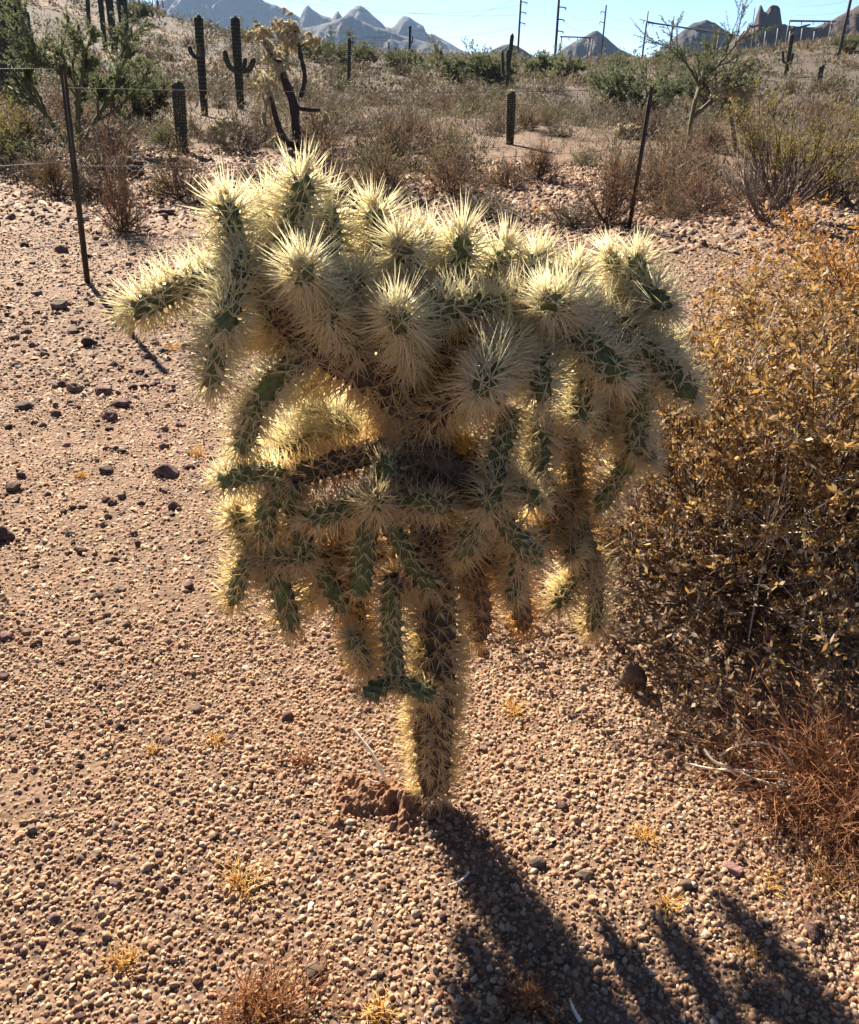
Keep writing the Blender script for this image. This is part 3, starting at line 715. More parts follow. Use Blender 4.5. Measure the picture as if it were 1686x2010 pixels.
# ------------------------------------------------------------------ shrubs
def shrub_parts(rng, rad, hgt, n0, levels, r, nleaf, ll, lw, up=.0, bend=.25, zmin=.05, sides=3, base=.12, clip=None):
    b = np.zeros((n0, 3)); a = rng.uniform(0, 6.28, n0); q = rng.uniform(0, base * rad, n0); b[:, 0] = q * np.cos(a); b[:, 1] = q * np.sin(a)
    d = randdir(rng, n0, zmin); ln = 1 / np.sqrt((d[:, 0] ** 2 + d[:, 1] ** 2) / rad ** 2 + d[:, 2] ** 2 / hgt ** 2)
    G = grow(rng, b, d, ln * rng.uniform(.55, .9, n0), r, levels, bend=bend, up=up, k=3)
    if clip:
        G = [(P[k], R[k]) for P, R in G for k in [((P[:, -1] / np.array([rad, rad, hgt])) ** 2).sum(-1) < clip * (1 + .25 * rng.random(len(P)))]]
    st = join(*[tubes(P, R, sides) for P, R in G])
    lp, ld = along(rng, np.concatenate([g[0] for g in G[1:]]), nleaf)
    ld = norm(ld + randdir(rng, nleaf) * 1.1)
    if clip:
        kp = (lp[:, 2] > .42) | (rng.random(nleaf) < .6); lp, ld = lp[kp], ld[kp]; nleaf = len(lp)
    lf = (leaves2 if clip else leaves)(lp, ld, ll * rng.uniform(.5, 1.3, nleaf), lw * rng.uniform(.6, 1.3, nleaf), rng)
    return st, lf, lp
def ground_clip(v, z=0.002):
    v[:, 2] = np.maximum(v[:, 2], z); return v

# the big dry bush at right
def big_bush():
    rng = np.random.default_rng(21)
    c = Vector((1.13, 2.66, terrain(1.13, 2.66)))
    e = empty('dry_bush', c, 'big dry bush with golden withered leaves filling the right side', 'bush')
    st, lf, lp = shrub_parts(rng, 1.02, 1.06, 100, [(6, .5, .55, .25, .62, .05), (6, .5, .75, .2, .6, .02), (2, .6, .9, .3, .7, 0)], .0054, 130000, .025, .0095, clip=1.0, bend=.22, base=.35, zmin=.0)
    build('stems', ground_clip(st[0]), st[1], MAT['twig'], e)
    d2, l2, _ = shrub_parts(np.random.default_rng(23), 1.0, .95, 26, [(5, .5, .6, .25, .6, .05), (4, .5, .75, .2, .6, 0)], .0036, 10, .02, .008, base=.5, zmin=.0, clip=1.0); build('dead_stems', ground_clip(d2[0]), d2[1], MAT['pale'], e)['kind'] = 'stuff'
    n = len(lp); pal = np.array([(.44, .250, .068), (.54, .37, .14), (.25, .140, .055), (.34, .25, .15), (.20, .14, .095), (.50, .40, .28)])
    ci = rng.choice(6, n, p=[.30, .2, .22, .10, .12, .06]); hgh = lp[:, 2] + rng.normal(0, .12, n); ci = np.where(hgh < .38, rng.choice([2, 2, 3, 4, 4, 4, 5], n), ci); col = pal[ci] * rng.uniform(.7, 1.2, (n, 1))  # low leaves: dead grey ones, plus darker tones painting in shade at the base
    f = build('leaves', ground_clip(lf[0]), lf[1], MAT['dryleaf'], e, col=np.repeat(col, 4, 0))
    # leaf litter fallen under it
    m = 1400; a = rng.uniform(0, 6.28, m); q = 1.05 * np.sqrt(rng.random(m)); P = np.stack([q * np.cos(a), q * np.sin(a), np.full(m, .012)], -1); P[:, 2] += rng.uniform(0, .02, m)
    D = randdir(rng, m); D[:, 2] *= .25
    v, t = leaves(P, D, rng.uniform(.015, .035, m), rng.uniform(.006, .014, m), rng)
    col = pal[rng.choice([3, 4, 5, 2], m)] * rng.uniform(.7, 1.1, (m, 1))
    o = build('leaf_litter', ground_clip(v, .004), t, MAT['dryleaf'], loc=c, col=np.repeat(col, 5, 0)); tag(o, 'fallen dry leaves littering the ground under the big bush', 'leaves', kind='stuff')
big_bush()
def second_bush():
    rng = np.random.default_rng(22); p = hit(1640, 640); c = Vector((p.x + .35, p.y + .3, terrain(p.x + .35, p.y + .3)))
    e = empty('dry_bush', c, 'orange leaved dry bush behind the big bush at the right edge', 'bush')
    st, lf, lp = shrub_parts(rng, 1.0, 1.25, 50, [(6, .5, .6, .25, .65, .05), (5, .5, .8, .2, .65, 0)], .005, 9000, .04, .018, bend=.25, base=.3, zmin=.0)
    build('stems', ground_clip(st[0]), st[1], MAT['twig'], e)
    n = len(lp); pal = np.array([(.46, .22, .05), (.52, .30, .08), (.36, .17, .05)]); col = pal[rng.choice(3, n)] * rng.uniform(.7, 1.2, (n, 1))
    build('leaves', ground_clip(lf[0]), lf[1], MAT['dryleaf'], e, col=np.repeat(col, 5, 0))
second_bush()
def wiry(name, px, py, rad_px, hgt_px, n0, seed, label, levels, leafn=900, off=(0, 0)):
    rng = np.random.default_rng(seed); p = hit(px, py); s = pxsize(p)
    e = empty(name, (p.x + off[0], p.y + off[1], p.z), label, 'shrub')
    st, lf, lp = shrub_parts(rng, rad_px * s, hgt_px * s, n0, levels, .0016, leafn, .010, .004, bend=.5, base=.35, zmin=.0)
    build('stems', ground_clip(st[0]), st[1], MAT['redtwig'], e)
    n = len(lp); col = np.array([(.50, .27, .10)]) * rng.uniform(.6, 1.2, (n, 1))
    build('leaves', ground_clip(lf[0]), lf[1], MAT['dryleaf'], e, col=np.repeat(col, 5, 0))
wiry('wiry_shrub', 1650, 1600, 230, 215, 130, 31, 'low tangle of red brown wiry stems at the right edge', [(6, .6, .8, .2, .8, .05), (4, .55, 1.0, .2, .8, 0)], 2600)
wiry('wiry_shrub', 510, 2003, 150, 40, 60, 32, 'flat dark red twiggy shrub cut by the bottom edge', [(5, .6, .8, .2, .8, 0), (4, .55, 1.0, .2, .8, 0)], 700)
wiry('wiry_shrub', 1040, 1975, 70, 40, 24, 33, 'small withered twigs at the rim of the cactus shadow by the bottom edge', [(5, .6, .8, .2, .8, 0), (3, .55, 1.0, .2, .8, 0)], 200)
wiry('wiry_shrub', 590, 1500, 40, 22, 12, 34, 'tiny red sprig on the gravel left of the soil mound', [(5, .6, .8, .2, .8, 0)], 60)

# kinds of desert scrub, built once and copied with shared meshes
def scrub_proto(seed, leafmat, twigmat, rad=.5, hgt=.42, n0=45, nl=2600, ll=.035, lw=.016, r=.006):
    rng = np.random.default_rng(seed)
    st, lf, lp = shrub_parts(rng, rad, hgt, n0, [(5, .5, .6, .25, .6, .1), (4, .5, .8, .2, .6, .05)], r, nl, ll, lw, base=.2, zmin=.05)
    a = build('stems', ground_clip(st[0]), st[1], MAT[twigmat]); b = build('foliage', ground_clip(lf[0]), lf[1], MAT[leafmat])
    r_ = (a.data, b.data); bpy.data.objects.remove(a); bpy.data.objects.remove(b); return r_
PG = [scrub_proto(50 + i, 'scrub_grey', 'greytwig') for i in range(3)]
PB = [scrub_proto(60 + i, 'scrub_brown', 'twig', hgt=.5, n0=60, nl=2600, ll=.028, lw=.010, r=.005) for i in range(3)]
PV = [scrub_proto(70 + i, 'scrub_green', 'greytwig', hgt=.48, nl=3000) for i in range(2)]
def put_shrub(pr, p, w, h, label, group, name='desert_shrub', cat='shrub'):
    e = empty(name, (p[0], p[1], p[2] - .02), label, cat, group)
    for nm, me in zip(('stems', 'foliage'), pr):
        o = bpy.data.objects.new(nm, me); link(o, e); o['kind'] = 'stuff'
    e.scale = (w, w * random.uniform(.85, 1.1), h); e.rotation_euler = (0, 0, random.uniform(0, 6.28))
    return e
random.seed(77)
def in_front(x, y):                                      # keep the short saguaros' feet in view
    for (px, py, wd) in ((358, 297, .55), (1001, 283, .5), (402, 228, .5), (473, 215, .6), (588, 294, .8), (1445, 300, .7), (1232, 272, .6)):
        b = hit(px, py) if (px, py) not in SEEN else SEEN[(px, py)]; SEEN[(px, py)] = b
        if y < b.y and y > b.y - 4.5 and abs(x - b.x * y / b.y) < wd + .1: return True
    return False
SEEN = {}
# named nearer ones
NEAR = [(240, 455, 110, 170, 'b', 'small brown twiggy bush beside the flat rock behind the left post'), (1190, 440, 150, 130, 'b', 'twiggy brown bush at the foot of the right fence post'),
    (110, 385, 130, 90, 'b', 'low brown bush in front of the left tree near the fence'), (470, 300, 130, 80, 'g', 'dense grey bush left of the chain cholla trunk'),
    (355, 390, 170, 110, 'b', 'brown bush right behind the cactus crown at left'), (640, 370, 170, 110, 'b', 'brown bush behind the crown top, left of the trail'),
    (760, 385, 150, 90, 'b', 'brown bush behind the cactus, third from the trail'), (880, 380, 180, 100, 'b', 'wide brown bush at the left side of the stony trail'),
    (1055, 355, 130, 80, 'b', 'brown bush at the right side of the stony trail'), (1330, 345, 170, 90, 'b', 'brown bush under the pale barked tree right of the post'),
    (770, 270, 70, 40, 'g', 'dark leggy bush on the flat in front of the far scrub'), (935, 225, 40, 28, 'v', 'bright yellow green bush on the flat behind the fence'),
    (800, 228, 34, 22, 'v', 'small yellow green bush left of the bright one'), (660, 232, 50, 28, 'v', 'yellow green bush right of the chain cholla'), (1140, 240, 60, 30, 'v', 'yellow green bush beside the round topped saguaro right of centre'), (1670, 290, 90, 60, 'g', 'dark green bush at the right edge in mid distance'),
    (1620, 400, 130, 130, 'b', 'rusty bush at the right edge above the big dry bush'), (1480, 300, 90, 60, 'b', 'brown bush behind the bare stemmed shrub'),
    (950, 425, 200, 62, 'g', 'wide flat grey shrub on the bank right behind the crown'), (1115, 440, 150, 52, 'g', 'low grey shrub left of the twiggy bush at the right post'), (1310, 425, 130, 62, 'b', 'low brown shrub right of the right post foot'), (690, 405, 120, 60, 'b', 'low brown shrub just behind the crown top')]
for (x, y, w, h, k, lab) in NEAR:
    p = hit(x, y); s = pxsize(p); put_shrub({'b': PB, 'g': PG, 'v': PV}[k][random.randrange(2)], p, w * s, h * s / .5, lab, None)
def where(x, y):
    a = x / y
    near = 'near' if y < 22 else ('in the middle distance' if y < 42 else 'far')
    if a < -.30: l = 'behind the left tree and post'
    elif a < -.17: l = 'around the short thick saguaro'
    elif a < -.06: l = 'around the chain cholla'
    elif a < .06: l = 'between the chain cholla and trail'
    elif a < .17: l = 'around the round topped saguaro'
    elif a < .30: l = 'around the right post and pale trunked tree'
    else: l = 'behind the creosote at right'
    return near + ' ' + l
cnt = 0; tries = 0; placed = []
while cnt < 262 and tries < 9000:
    tries += 1
    r = 11.5 * (75 / 11.5) ** (random.random() ** .8); a = random.uniform(-.50, .50); x, y = r * math.sin(a), r * math.cos(a)
    if y < 12 and abs(x) < 3.2 and random.random() < .5: continue
    if abs(x - (1.5 + (y - 10) * .045)) < .55 and y < 16: continue      # stony trail
    w = random.uniform(.6, 1.25) * (1 + r * .006)
    if in_front(x, y): continue
    if any((x - q[0]) ** 2 + (y - q[1]) ** 2 < ((w + q[2]) * .36) ** 2 for q in placed): continue
    placed.append((x, y, w)); cnt += 1
    z = terrain(x, y)
    k = random.random(); near = sstep(34, 14, r)
    if k < .25 + .5 * (r < 24): pr, lab, g = PB, 'rust brown dry shrub ' + where(x, y), 'brown shrubs ' + where(x, y)
    elif k < .94: pr, lab, g = PG, 'rounded grey shrub ' + where(x, y), 'grey shrubs ' + where(x, y)
    else: pr, lab, g = PV, 'low yellow green shrub ' + where(x, y), 'yellow green shrubs ' + where(x, y)
    put_shrub(random.choice(pr), (x, y, z), w, w * random.uniform(.8, 1.25), lab, g)
# scrub too far or too many to count
def scrub_mass():
    rng = np.random.default_rng(91); Vs, Ts, Cs, off = [], [], [], 0
    pal = np.array([(.105, .09, .062), (.15, .105, .062), (.105, .105, .05), (.125, .105, .082), (.19, .135, .065)])
    for k in range(6300):
        r = 15 * (240 / 15) ** (rng.random() ** .75) if k < 3100 else (rng.uniform(12.5, 46) if k < 4000 else math.sqrt(rng.uniform(48 ** 2, 128 ** 2))); a = rng.uniform(-.58, .58); x, y = r * math.sin(a), r * math.cos(a)
        if r < 26 and abs(x - (1.5 + (y - 10) * .045)) < .6: continue
        if mnoise.noise((x * .06, y * .06, 12.)) > .42 and r > 30: continue          # bare pale patches
        if in_front(x, y): continue
        n = 105 if r < 35 else (44 if r < 80 else 24); w = rng.uniform(.3, .7) * (1 + r * .005); h = w * rng.uniform(.7, 1.2)
        d = randdir(rng, n, 0); P = d * rng.uniform(.45, 1, (n, 1)) * np.array([w, w, h]); P += np.array([x, y, terrain(x, y)])
        sz = w * (.19 if r < 35 else .27 if r < 80 else .42); dd = norm(d + randdir(rng, n) * .9); S = perp(dd)[0] * sz * (.09 if r < 35 else .2); ll_ = (sz * rng.uniform(.6, 1.4, n))[:, None]
        v = np.stack([P - S * 1.3, P + S * 1.3, P + dd * ll_], 1).reshape(-1, 3); t = np.arange(n * 3).reshape(-1, 3)
        Vs.append(v); Ts.append(t + off); off += len(v); Cs.append(np.repeat(pal[rng.integers(0, 5)] * rng.uniform(.7, 1.25, (n, 1)), 3, 0))
    o = build('scrub', np.concatenate(Vs), np.concatenate(Ts), MAT['scrub_mass'], col=np.concatenate(Cs))
    tag(o, 'mass of low grey brown scrub covering the distant slopes', 'scrub', kind='stuff')
scrub_mass()
put_shrub(PB[0], (-1.95, 2.6, 0), .85, 1.6, 'dry shrub standing just past the left edge, its shadow on the near gravel', None)
put_shrub(PB[1], (-3.8, 6.0, 0), 1.2, 1.5, 'dry shrub past the left edge, its shadow among the dark rocks', None)

# ------------------------------------------------------------------ trees
def tree(name, base, hgt, spread, seed, label, leafmat='tree_leaf', bark='greenbark', ntr=3, r=.08, nleaf=9000, ll=.07, lw=.02, lean=(0, 0), levels=None, k=4):
    rng = np.random.default_rng(seed); e = empty(name, base, label, 'tree')
    b = np.zeros((ntr, 3)); b[:, :2] = rng.normal(0, r * .6, (ntr, 2))
    a = rng.uniform(0, 6.28) + np.arange(ntr) / ntr * 6.28
    d = norm(np.stack([np.cos(a) * spread / hgt * .85 * (ntr > 1) + lean[0], np.sin(a) * spread / hgt * .85 * (ntr > 1) + lean[1], np.ones(ntr)], -1))
    lv = levels or [(4, .6, .55, .45, .6, .12), (5, .55, .6, .3, .55, .08), (5, .55, .7, .2, .55, .0)]
    G = grow(rng, b, d, hgt * rng.uniform(.42, .58, ntr), r, lv, bend=.22, k=k)
    build('trunk', *join(*[tubes(P, R, 5) for P, R in G[:2]]), MAT[bark], e, smooth=True)
    tw = join(*[tubes(P, R, 3) for P, R in G[2:]])
    lp, ld = along(rng, np.concatenate([g[0] for g in G[2:]]), nleaf)
    nleaf = len(lp); lf = leaves2(lp, norm(ld + randdir(rng, nleaf)), ll * rng.uniform(.5, 1.3, nleaf), lw, rng)
    c = build('crown', ground_clip(lf[0], .05), lf[1], MAT[leafmat], e); build('twigs', *tw, MAT[bark], c)
    return e
def tree_px(px, py, top, wpx, far=95, **k):
    p = hit(px, py, far); s = pxsize(p); return tree(base=p, hgt=(py - top) * s * 1.05, spread=wpx * s, **k)
BUSHY = [(6, .6, .7, .15, .6, .1), (5, .6, .75, .2, .55, .05), (5, .55, .8, .2, .55, 0)]
tree_px(150, 300, 5, 230, name='palo_verde', seed=201, label='feathery green tree at left behind the left fence post', nleaf=42000, r=.05, ll=.05, lw=.016, levels=[(5, .6, .6, .35, .6, .12), (6, .6, .65, .25, .55, .05), (6, .6, .7, .2, .55, -.05)])
tree_px(265, 250, 105, 160, name='palo_verde', seed=207, label='lower green tree right behind the feathery tree at left', nleaf=16000, r=.045, ll=.055, lw=.02, levels=BUSHY, ntr=6)
tree_px(25, 320, 190, 150, name='creosote_bush', seed=202, label='yellow green creosote bush at the left edge behind the fence', leafmat='creosote', bark='greytwig', ntr=9, r=.025, nleaf=9000, ll=.035, lw=.014, levels=BUSHY)
tree_px(1350, 292, 40, 190, name='palo_verde', seed=213, ntr=1, lean=(-.10, .1), levels=[(7, .75, .75, .4, .6, .05), (6, .6, .6, .3, .55, .05), (5, .55, .7, .2, .55, -.05)], label='open tree with pale slanting trunk right of the right post', nleaf=11000, r=.065, ll=.045, lw=.013)
tree_px(1250, 240, 88, 190, name='mesquite_tree', seed=204, label='dense dark green tree left of the pale trunked tree', nleaf=18000, r=.05, ll=.065, lw=.024, levels=BUSHY, ntr=6)
tree_px(1400, 235, 95, 150, name='mesquite_tree', seed=205, label='dark bushy tree behind the pale trunked tree', nleaf=15000, r=.045, ll=.065, lw=.024, levels=BUSHY, ntr=6)
tree_px(1535, 430, 170, 250, name='creosote_bush', seed=206, label='tall thin stemmed creosote with yellowish leaves above the big bush', leafmat='creosote', bark='twig', ntr=14, r=.018, nleaf=5200, ll=.03, lw=.013, levels=[(4, .55, .4, .4, .6, .15), (5, .5, .6, .3, .55, .1), (3, .5, .7, .2, .55, 0)])
FARTREES = [(905, 165, 72, 190, 'wide grey green tree crown below the end of the mountain range'), (960, 168, 88, 120, 'round dark tree right of the wide grey green crown'), (790, 135, 88, 110, 'small grey tree beside the thin pole saguaro'),
    (690, 130, 55, 150, 'grey green tree under the middle of the mountain range'), (620, 115, 60, 110, 'greyish tree behind the top of the chain cholla'), (1060, 150, 92, 110, 'pale green tree below the tall double poles'),
    (1110, 155, 100, 90, 'pale green tree left of the dark tree group'), (490, 75, 22, 60, 'thin grey tree on the left hill crest beside the two armed saguaro'), (1210, 130, 90, 90, 'grey tree in front of the small cone hill'), (1320, 120, 75, 110, 'grey tree in front of the gantry'), (1665, 100, 62, 60, 'olive bush on the right hill crest'), (270, 40, -20, 60, 'bare grey tree on the left hill crest')]
FARKINDS = []
for i, (x, y, t, w, lab) in enumerate(FARTREES):
    p = hit(x, y, 70 + i * 2); s_ = pxsize(p); hg = (y - t) * s_ * 1.05; sp = w * s_
    if i < 4: e = tree('desert_tree', p, hg, sp, 220 + i, lab, nleaf=8000, r=.05, ll=.15, lw=.05, levels=BUSHY, ntr=9, k=3); FARKINDS.append((e, hg, sp))
    else:
        src, h0, w0 = FARKINDS[i % 4]; e = copy_tree(src); e.location = p; e.rotation_euler = (0, 0, i * 1.7); q = .5 * (hg / h0 + sp / w0); e.scale = (q, q, hg / h0); e['label'] = lab

# ------------------------------------------------------------------ bare stemmed shrub at right
def bare_shrub():
    rng = np.random.default_rng(301); p = hit(1500, 440); e = empty('bare_shrub', p, 'leafless grey shrub with upright stems above the big dry bush', 'shrub')
    s = pxsize(p); st, lf, lp = shrub_parts(rng, 105 * s, 135 * s, 34, [(3, .6, .4, .3, .7, .2), (2, .6, .5, .3, .7, .1)], .009, 150, .02, .008, up=.2, zmin=.45)
    build('stems', ground_clip(st[0]), st[1], MAT['greytwig'], e); build('leaves', ground_clip(lf[0]), lf[1], MAT['creosote'], e)
bare_shrub()
def deadwood(px, py, w, label, seed):
    rng = np.random.default_rng(seed); p = hit(px, py); s = pxsize(p) * w; e = empty('dead_branches', p, label, 'dead branches')
    n = 9; b = np.zeros((n, 3)); b[:, :2] = rng.normal(0, .25 * s, (n, 2)); d = randdir(rng, n, 0); d[:, 2] *= .35
    G = grow(rng, b, d, rng.uniform(.3, .6, n) * s, .02, [(3, .5, .7, .2, .6, .1), (3, .5, .7, .2, .6, .1)], bend=.4)
    build('branch', ground_clip(join(tubes(*G[0], 5), (np.zeros((0, 3)), np.zeros((0, 3), int)))[0]), tubes(*G[0], 5)[1], MAT['greytwig'], e)
    v, t = join(tubes(*G[1], 4), tubes(*G[2], 3)); build('twigs', ground_clip(v), t, MAT['greytwig'], e)
deadwood(820, 400, 70, 'heap of dead grey branches behind the middle of the crown', 311)
deadwood(1015, 435, 90, 'low grey dead branches on the bank behind the cactus', 312)
deadwood(1390, 392, 60, 'weathered pale dead wood on the rock heap', 313)

# ------------------------------------------------------------------ fence
def fence():
    b1 = hit(172, 556); b2 = hit(1235, 447); e = empty('wire_fence', b1, 'wire fence with two thin dark metal posts crossing behind the cactus', 'fence')
    dv = b2 - b1; B = [b1 - dv, b1, b2, b2 + dv]
    tops = []
    for i, b in enumerate(B):
        b = Vector((b.x, b.y, terrain(b.x, b.y)))
        top = {1: at(122, 125, b1.y), 2: at(1280, 168, b2.y)}.get(i, b + Vector((0, 0, 1.55)))
        ax = vnp((top - b).normalized()); L = (top - b).length
        x = norm(np.cross(ax, [0, 1, 0])); y = np.cross(ax, x); R = np.stack([x, y, ax], -1)
        v, t = join(box_vt(-.021, .021, -.003, .003, -.05, L), box_vt(-.0035, .0035, .0035, .034, -.05, L - .001), *[box_vt(-.008, .008, -.010, -.0035, k * .075, k * .075 + .022) for k in range(1, int(L / .075))])
        o = build('post', v @ R.T + vnp(b - b1), t, MAT['postmetal'], e)
        v, t = box_vt(-.0225, .0225, -.0045, .0045, L - .085, L + .002); build('post_tip', v @ R.T + vnp(b - b1), t, MAT['pole'], o)
        tops.append((vnp(b - b1), ax, L))
    for hts, sag in (((.90, .98), .03), ((.56, .58), .05), ((.20, .2), .04)):
        for i in range(3):
            (pa, aa, la), (pb, ab, lb) = tops[i], tops[i + 1]
            h0, h1 = (hts[0], hts[1]); A = pa + aa * la * h0 + np.array([0, -.012, 0]); Bp = pb + ab * lb * h1 + np.array([0, -.012, 0])
            t = np.linspace(0, 1, 24)[:, None]; P = A * (1 - t) + Bp * t; P[:, 2] -= (sag * 4 * t * (1 - t))[:, 0]
            w = build('wire', *tubes(P[None], np.full((1, 24), .0019), 4), MAT['wire'], e)
            f = np.arange(.02, 1, .028)[:, None]; Q = A * (1 - f) + Bp * f; Q[:, 2] -= (sag * 4 * f * (1 - f))[:, 0]
            rng = np.random.default_rng(i); Q2 = np.repeat(Q, 4, 0); build('barb', *spikes(Q2, randdir(rng, len(Q2)), np.full(len(Q2), .018), .0014), MAT['wire'], w)
fence()

# ------------------------------------------------------------------ saguaros
def ribbed(name, pts, r, m, parent, ribs=14, nr=26):
    P = smooth_path([vnp(p) for p in pts], nr); D = norm(np.gradient(P, axis=0)); A = perp(D[:1])[0].repeat(nr, 0); A = norm(A - (A * D).sum(-1, keepdims=True) * D); B = np.cross(D, A)
    s = np.linspace(0, 1, nr); L = np.linalg.norm(np.diff(P, axis=0), axis=1).sum(); e = min(.4, 1.2 * r / L)
    pr = (.8 + .2 * np.sin(np.clip(s / .7, 0, 1) * 1.57)) * np.sqrt(np.maximum(.004, 1 - np.clip((s - 1 + e) / e, 0, 1) ** 2)); nu = ribs * 4; u = np.arange(nu) / nu * 6.28318
    Rg = r * pr[:, None] * (1 + .10 * np.cos(ribs * u)[None])
    V = (P[:, None] + Rg[..., None] * (A[:, None] * np.cos(u)[None, :, None] + B[:, None] * np.sin(u)[None, :, None])).reshape(-1, 3)
    i, j = np.meshgrid(np.arange(nr - 1), np.arange(nu), indexing='ij'); i = i.ravel(); j = j.ravel(); j2 = (j + 1) % nu; p, q = i * nu + j, i * nu + j2
    T = np.concatenate([np.stack([p, q, q + nu], -1), np.stack([p, q + nu, p + nu], -1)]); V = np.vstack([V, P[-1]])
    T = np.vstack([T, [((nr - 1) * nu + k, (nr - 1) * nu + (k + 1) % nu, len(V) - 1) for k in range(nu)]])
    o = build(name, V, T, m, parent, smooth=True)
    rng = np.random.default_rng(int(abs(P[0, 0]) * 100)); n = int(min(2600, max(250, L / .03 * ribs)))
    k = rng.integers(0, nr, n); rb = rng.integers(0, ribs, n) * 6.28318 / ribs; nn = A[k] * np.cos(rb)[:, None] + B[k] * np.sin(rb)[:, None] + D[k] * np.clip((s[k] - 1 + e) / e, 0, 1)[:, None]
    build('spines', *spikes(P[k] + norm(nn) * (r * pr[k] * 1.08)[:, None], nn + rng.normal(0, .5, (n, 3)), np.full(n, max(.03, r * .16)), max(.0022, r * .012)), MAT['pale_spine'], o)
    return o
def saguaro(top, base, w, label, arms=(), far=95, Y=None, ribs=14):
    b = hit(*base, far) if Y is None else at(*base, Y); bz = Vector((b.x, b.y, b.z - .1)); s = pxsize(b); e = empty('saguaro', bz, label, 'saguaro cactus')
    t = at(top[0], top[1], b.y); mid = (t + b) / 2 + Vector((random.uniform(-.01, .01) * (t - b).length, 0, 0))
    ribbed('stem', [bz - bz, mid - bz, t - bz], w * s / 2 * .88, MAT['saguaro'], e, ribs)
    for (pts, aw) in arms:
        off = random.uniform(-.15, .15) * w * s
        P = [at(x, y, b.y - .3 * w * s) - bz + Vector((0, off, 0)) for x, y in pts]; ribbed('arm', P, aw * s / 2, MAT['saguaro'], e, 10, 18)
    return e
saguaro((2, -70), (28, 215), 62, 'massive saguaro trunk cut by the left edge', [([(20, 130), (42, 110), (44, 60), (42, 15)], 22)])
saguaro((168, -60), (175, 52), 9, 'slim distant saguaro, farthest left of the tall group on the hill')
saguaro((190, -70), (207, 100), 11, 'tall slim saguaro second in the group on the left hill')
saguaro((205, -70), (226, 108), 15, 'leaning tall saguaro third in the group on the left hill')
saguaro((233, -80), (251, 126), 20, 'thickest and nearest saguaro of the tall group on the left hill')
saguaro((389, 28), (402, 228), 17, 'tall saguaro with one short left arm left of the many armed one', [([(396, 116), (384, 112), (375, 102), (371, 90)], 8), ([(394, 108), (390, 100), (389, 88)], 6)])
saguaro((461, 30), (473, 215), 18, 'saguaro with several upturned arms left of the chain cholla', [([(467, 138), (455, 135), (446, 122), (440, 97)], 10), ([(470, 128), (463, 124), (461, 110)], 8), ([(470, 140), (486, 138), (494, 128), (499, 113)], 10), ([(470, 136), (479, 130), (482, 113)], 8)])
saguaro((349, 158), (358, 297), 26, 'short thick armless saguaro nearest the camera at left', ribs=16)
saguaro((686, 73), (684, 172), 7, 'thin armless saguaro standing alone in the middle scrub')
saguaro((1004, 178), (1001, 283), 18, 'short round topped saguaro behind the trail right of centre', ribs=16)
saguaro((1006, 65), (992, 200), 8, 'slender many armed saguaro behind the round topped one', [([(997, 150), (988, 144), (986, 98)], 5), ([(999, 146), (996, 140), (997, 96)], 5)])
saguaro((805, 50), (803, 109), 5, 'far thin saguaro in front of the mountain range', [([(804, 86), (809, 82), (810, 70)], 2.5)])
saguaro((1556, 65), (1540, 152), 8, 'saguaro with two upturned arms on the right slope', [([(1544, 124), (1538, 120), (1536, 98)], 4.5), ([(1546, 124), (1553, 118), (1557, 104)], 4.5)])
saguaro((1613, 128), (1606, 172), 10, 'short stubby saguaro on the right slope', [([(1609, 140), (1615, 136), (1617, 126)], 5)])
saguaro((763, 84), (764, 108), 3, 'tiny distant saguaro left of the far thin one', Y=75)

# ------------------------------------------------------------------ chain cholla and small chollas
def cholla_tree(name, base_px, trunks, clumps, label, seed, jr=4.5, jl=17, sl=5, barkmat='darkbark'):
    rng = np.random.default_rng(seed); b = hit(*base_px); s = pxsize(b); e = empty(name, b, label, 'cactus')
    for (pp, w0, w1) in trunks:
        P = smooth_path([vnp(at(x, y, b.y + dy) - b) for x, y, dy in pp], 16); R = np.linspace(w0, w1, 16) * s / 2 * (1 + .12 * rng.normal(0, 1, 16))
        build('trunk', *tubes(P[None], R[None], 8), MAT[barkmat], e, smooth=True)
    for (x, y, dy, spread, n, droop) in clumps:
        c = vnp(at(x, y, b.y + dy) - b); paths = []; rad = []
        p0 = c + rng.normal(0, 1, (n, 3)) * spread * s * np.array([.45, .45, .35])
        d = randdir(rng, n); d[:, 2] = d[:, 2] * .6 - droop
        d = norm(d); ln = jl * s * rng.uniform(.6, 1.2, n)
        t = np.linspace(0, 1, 6)[None, :, None]
        P = p0[:, None] + d[:, None] * ln[:, None, None] * t + np.array([0, 0, -.35 * droop]) * ln[:, None, None] * t * t
        R = jr * s / 2 * np.array([.7, 1, 1.05, 1, .8, .3])[None] * rng.uniform(.8, 1.2, (n, 1))
        o = build('joints', *tubes(P, R, 6), MAT['pale_joint'], e, smooth=True)
        m = n * 60; q, qd = along(rng, P, m, 0); dr = randdir(rng, m); dr -= (dr * qd).sum(-1, keepdims=True) * qd * .6
        build('spines', *spikes(q + norm(dr) * jr * s * .45, dr, sl * s * rng.uniform(.6, 1.1, m), s * .45), MAT['pale_spine'], o)
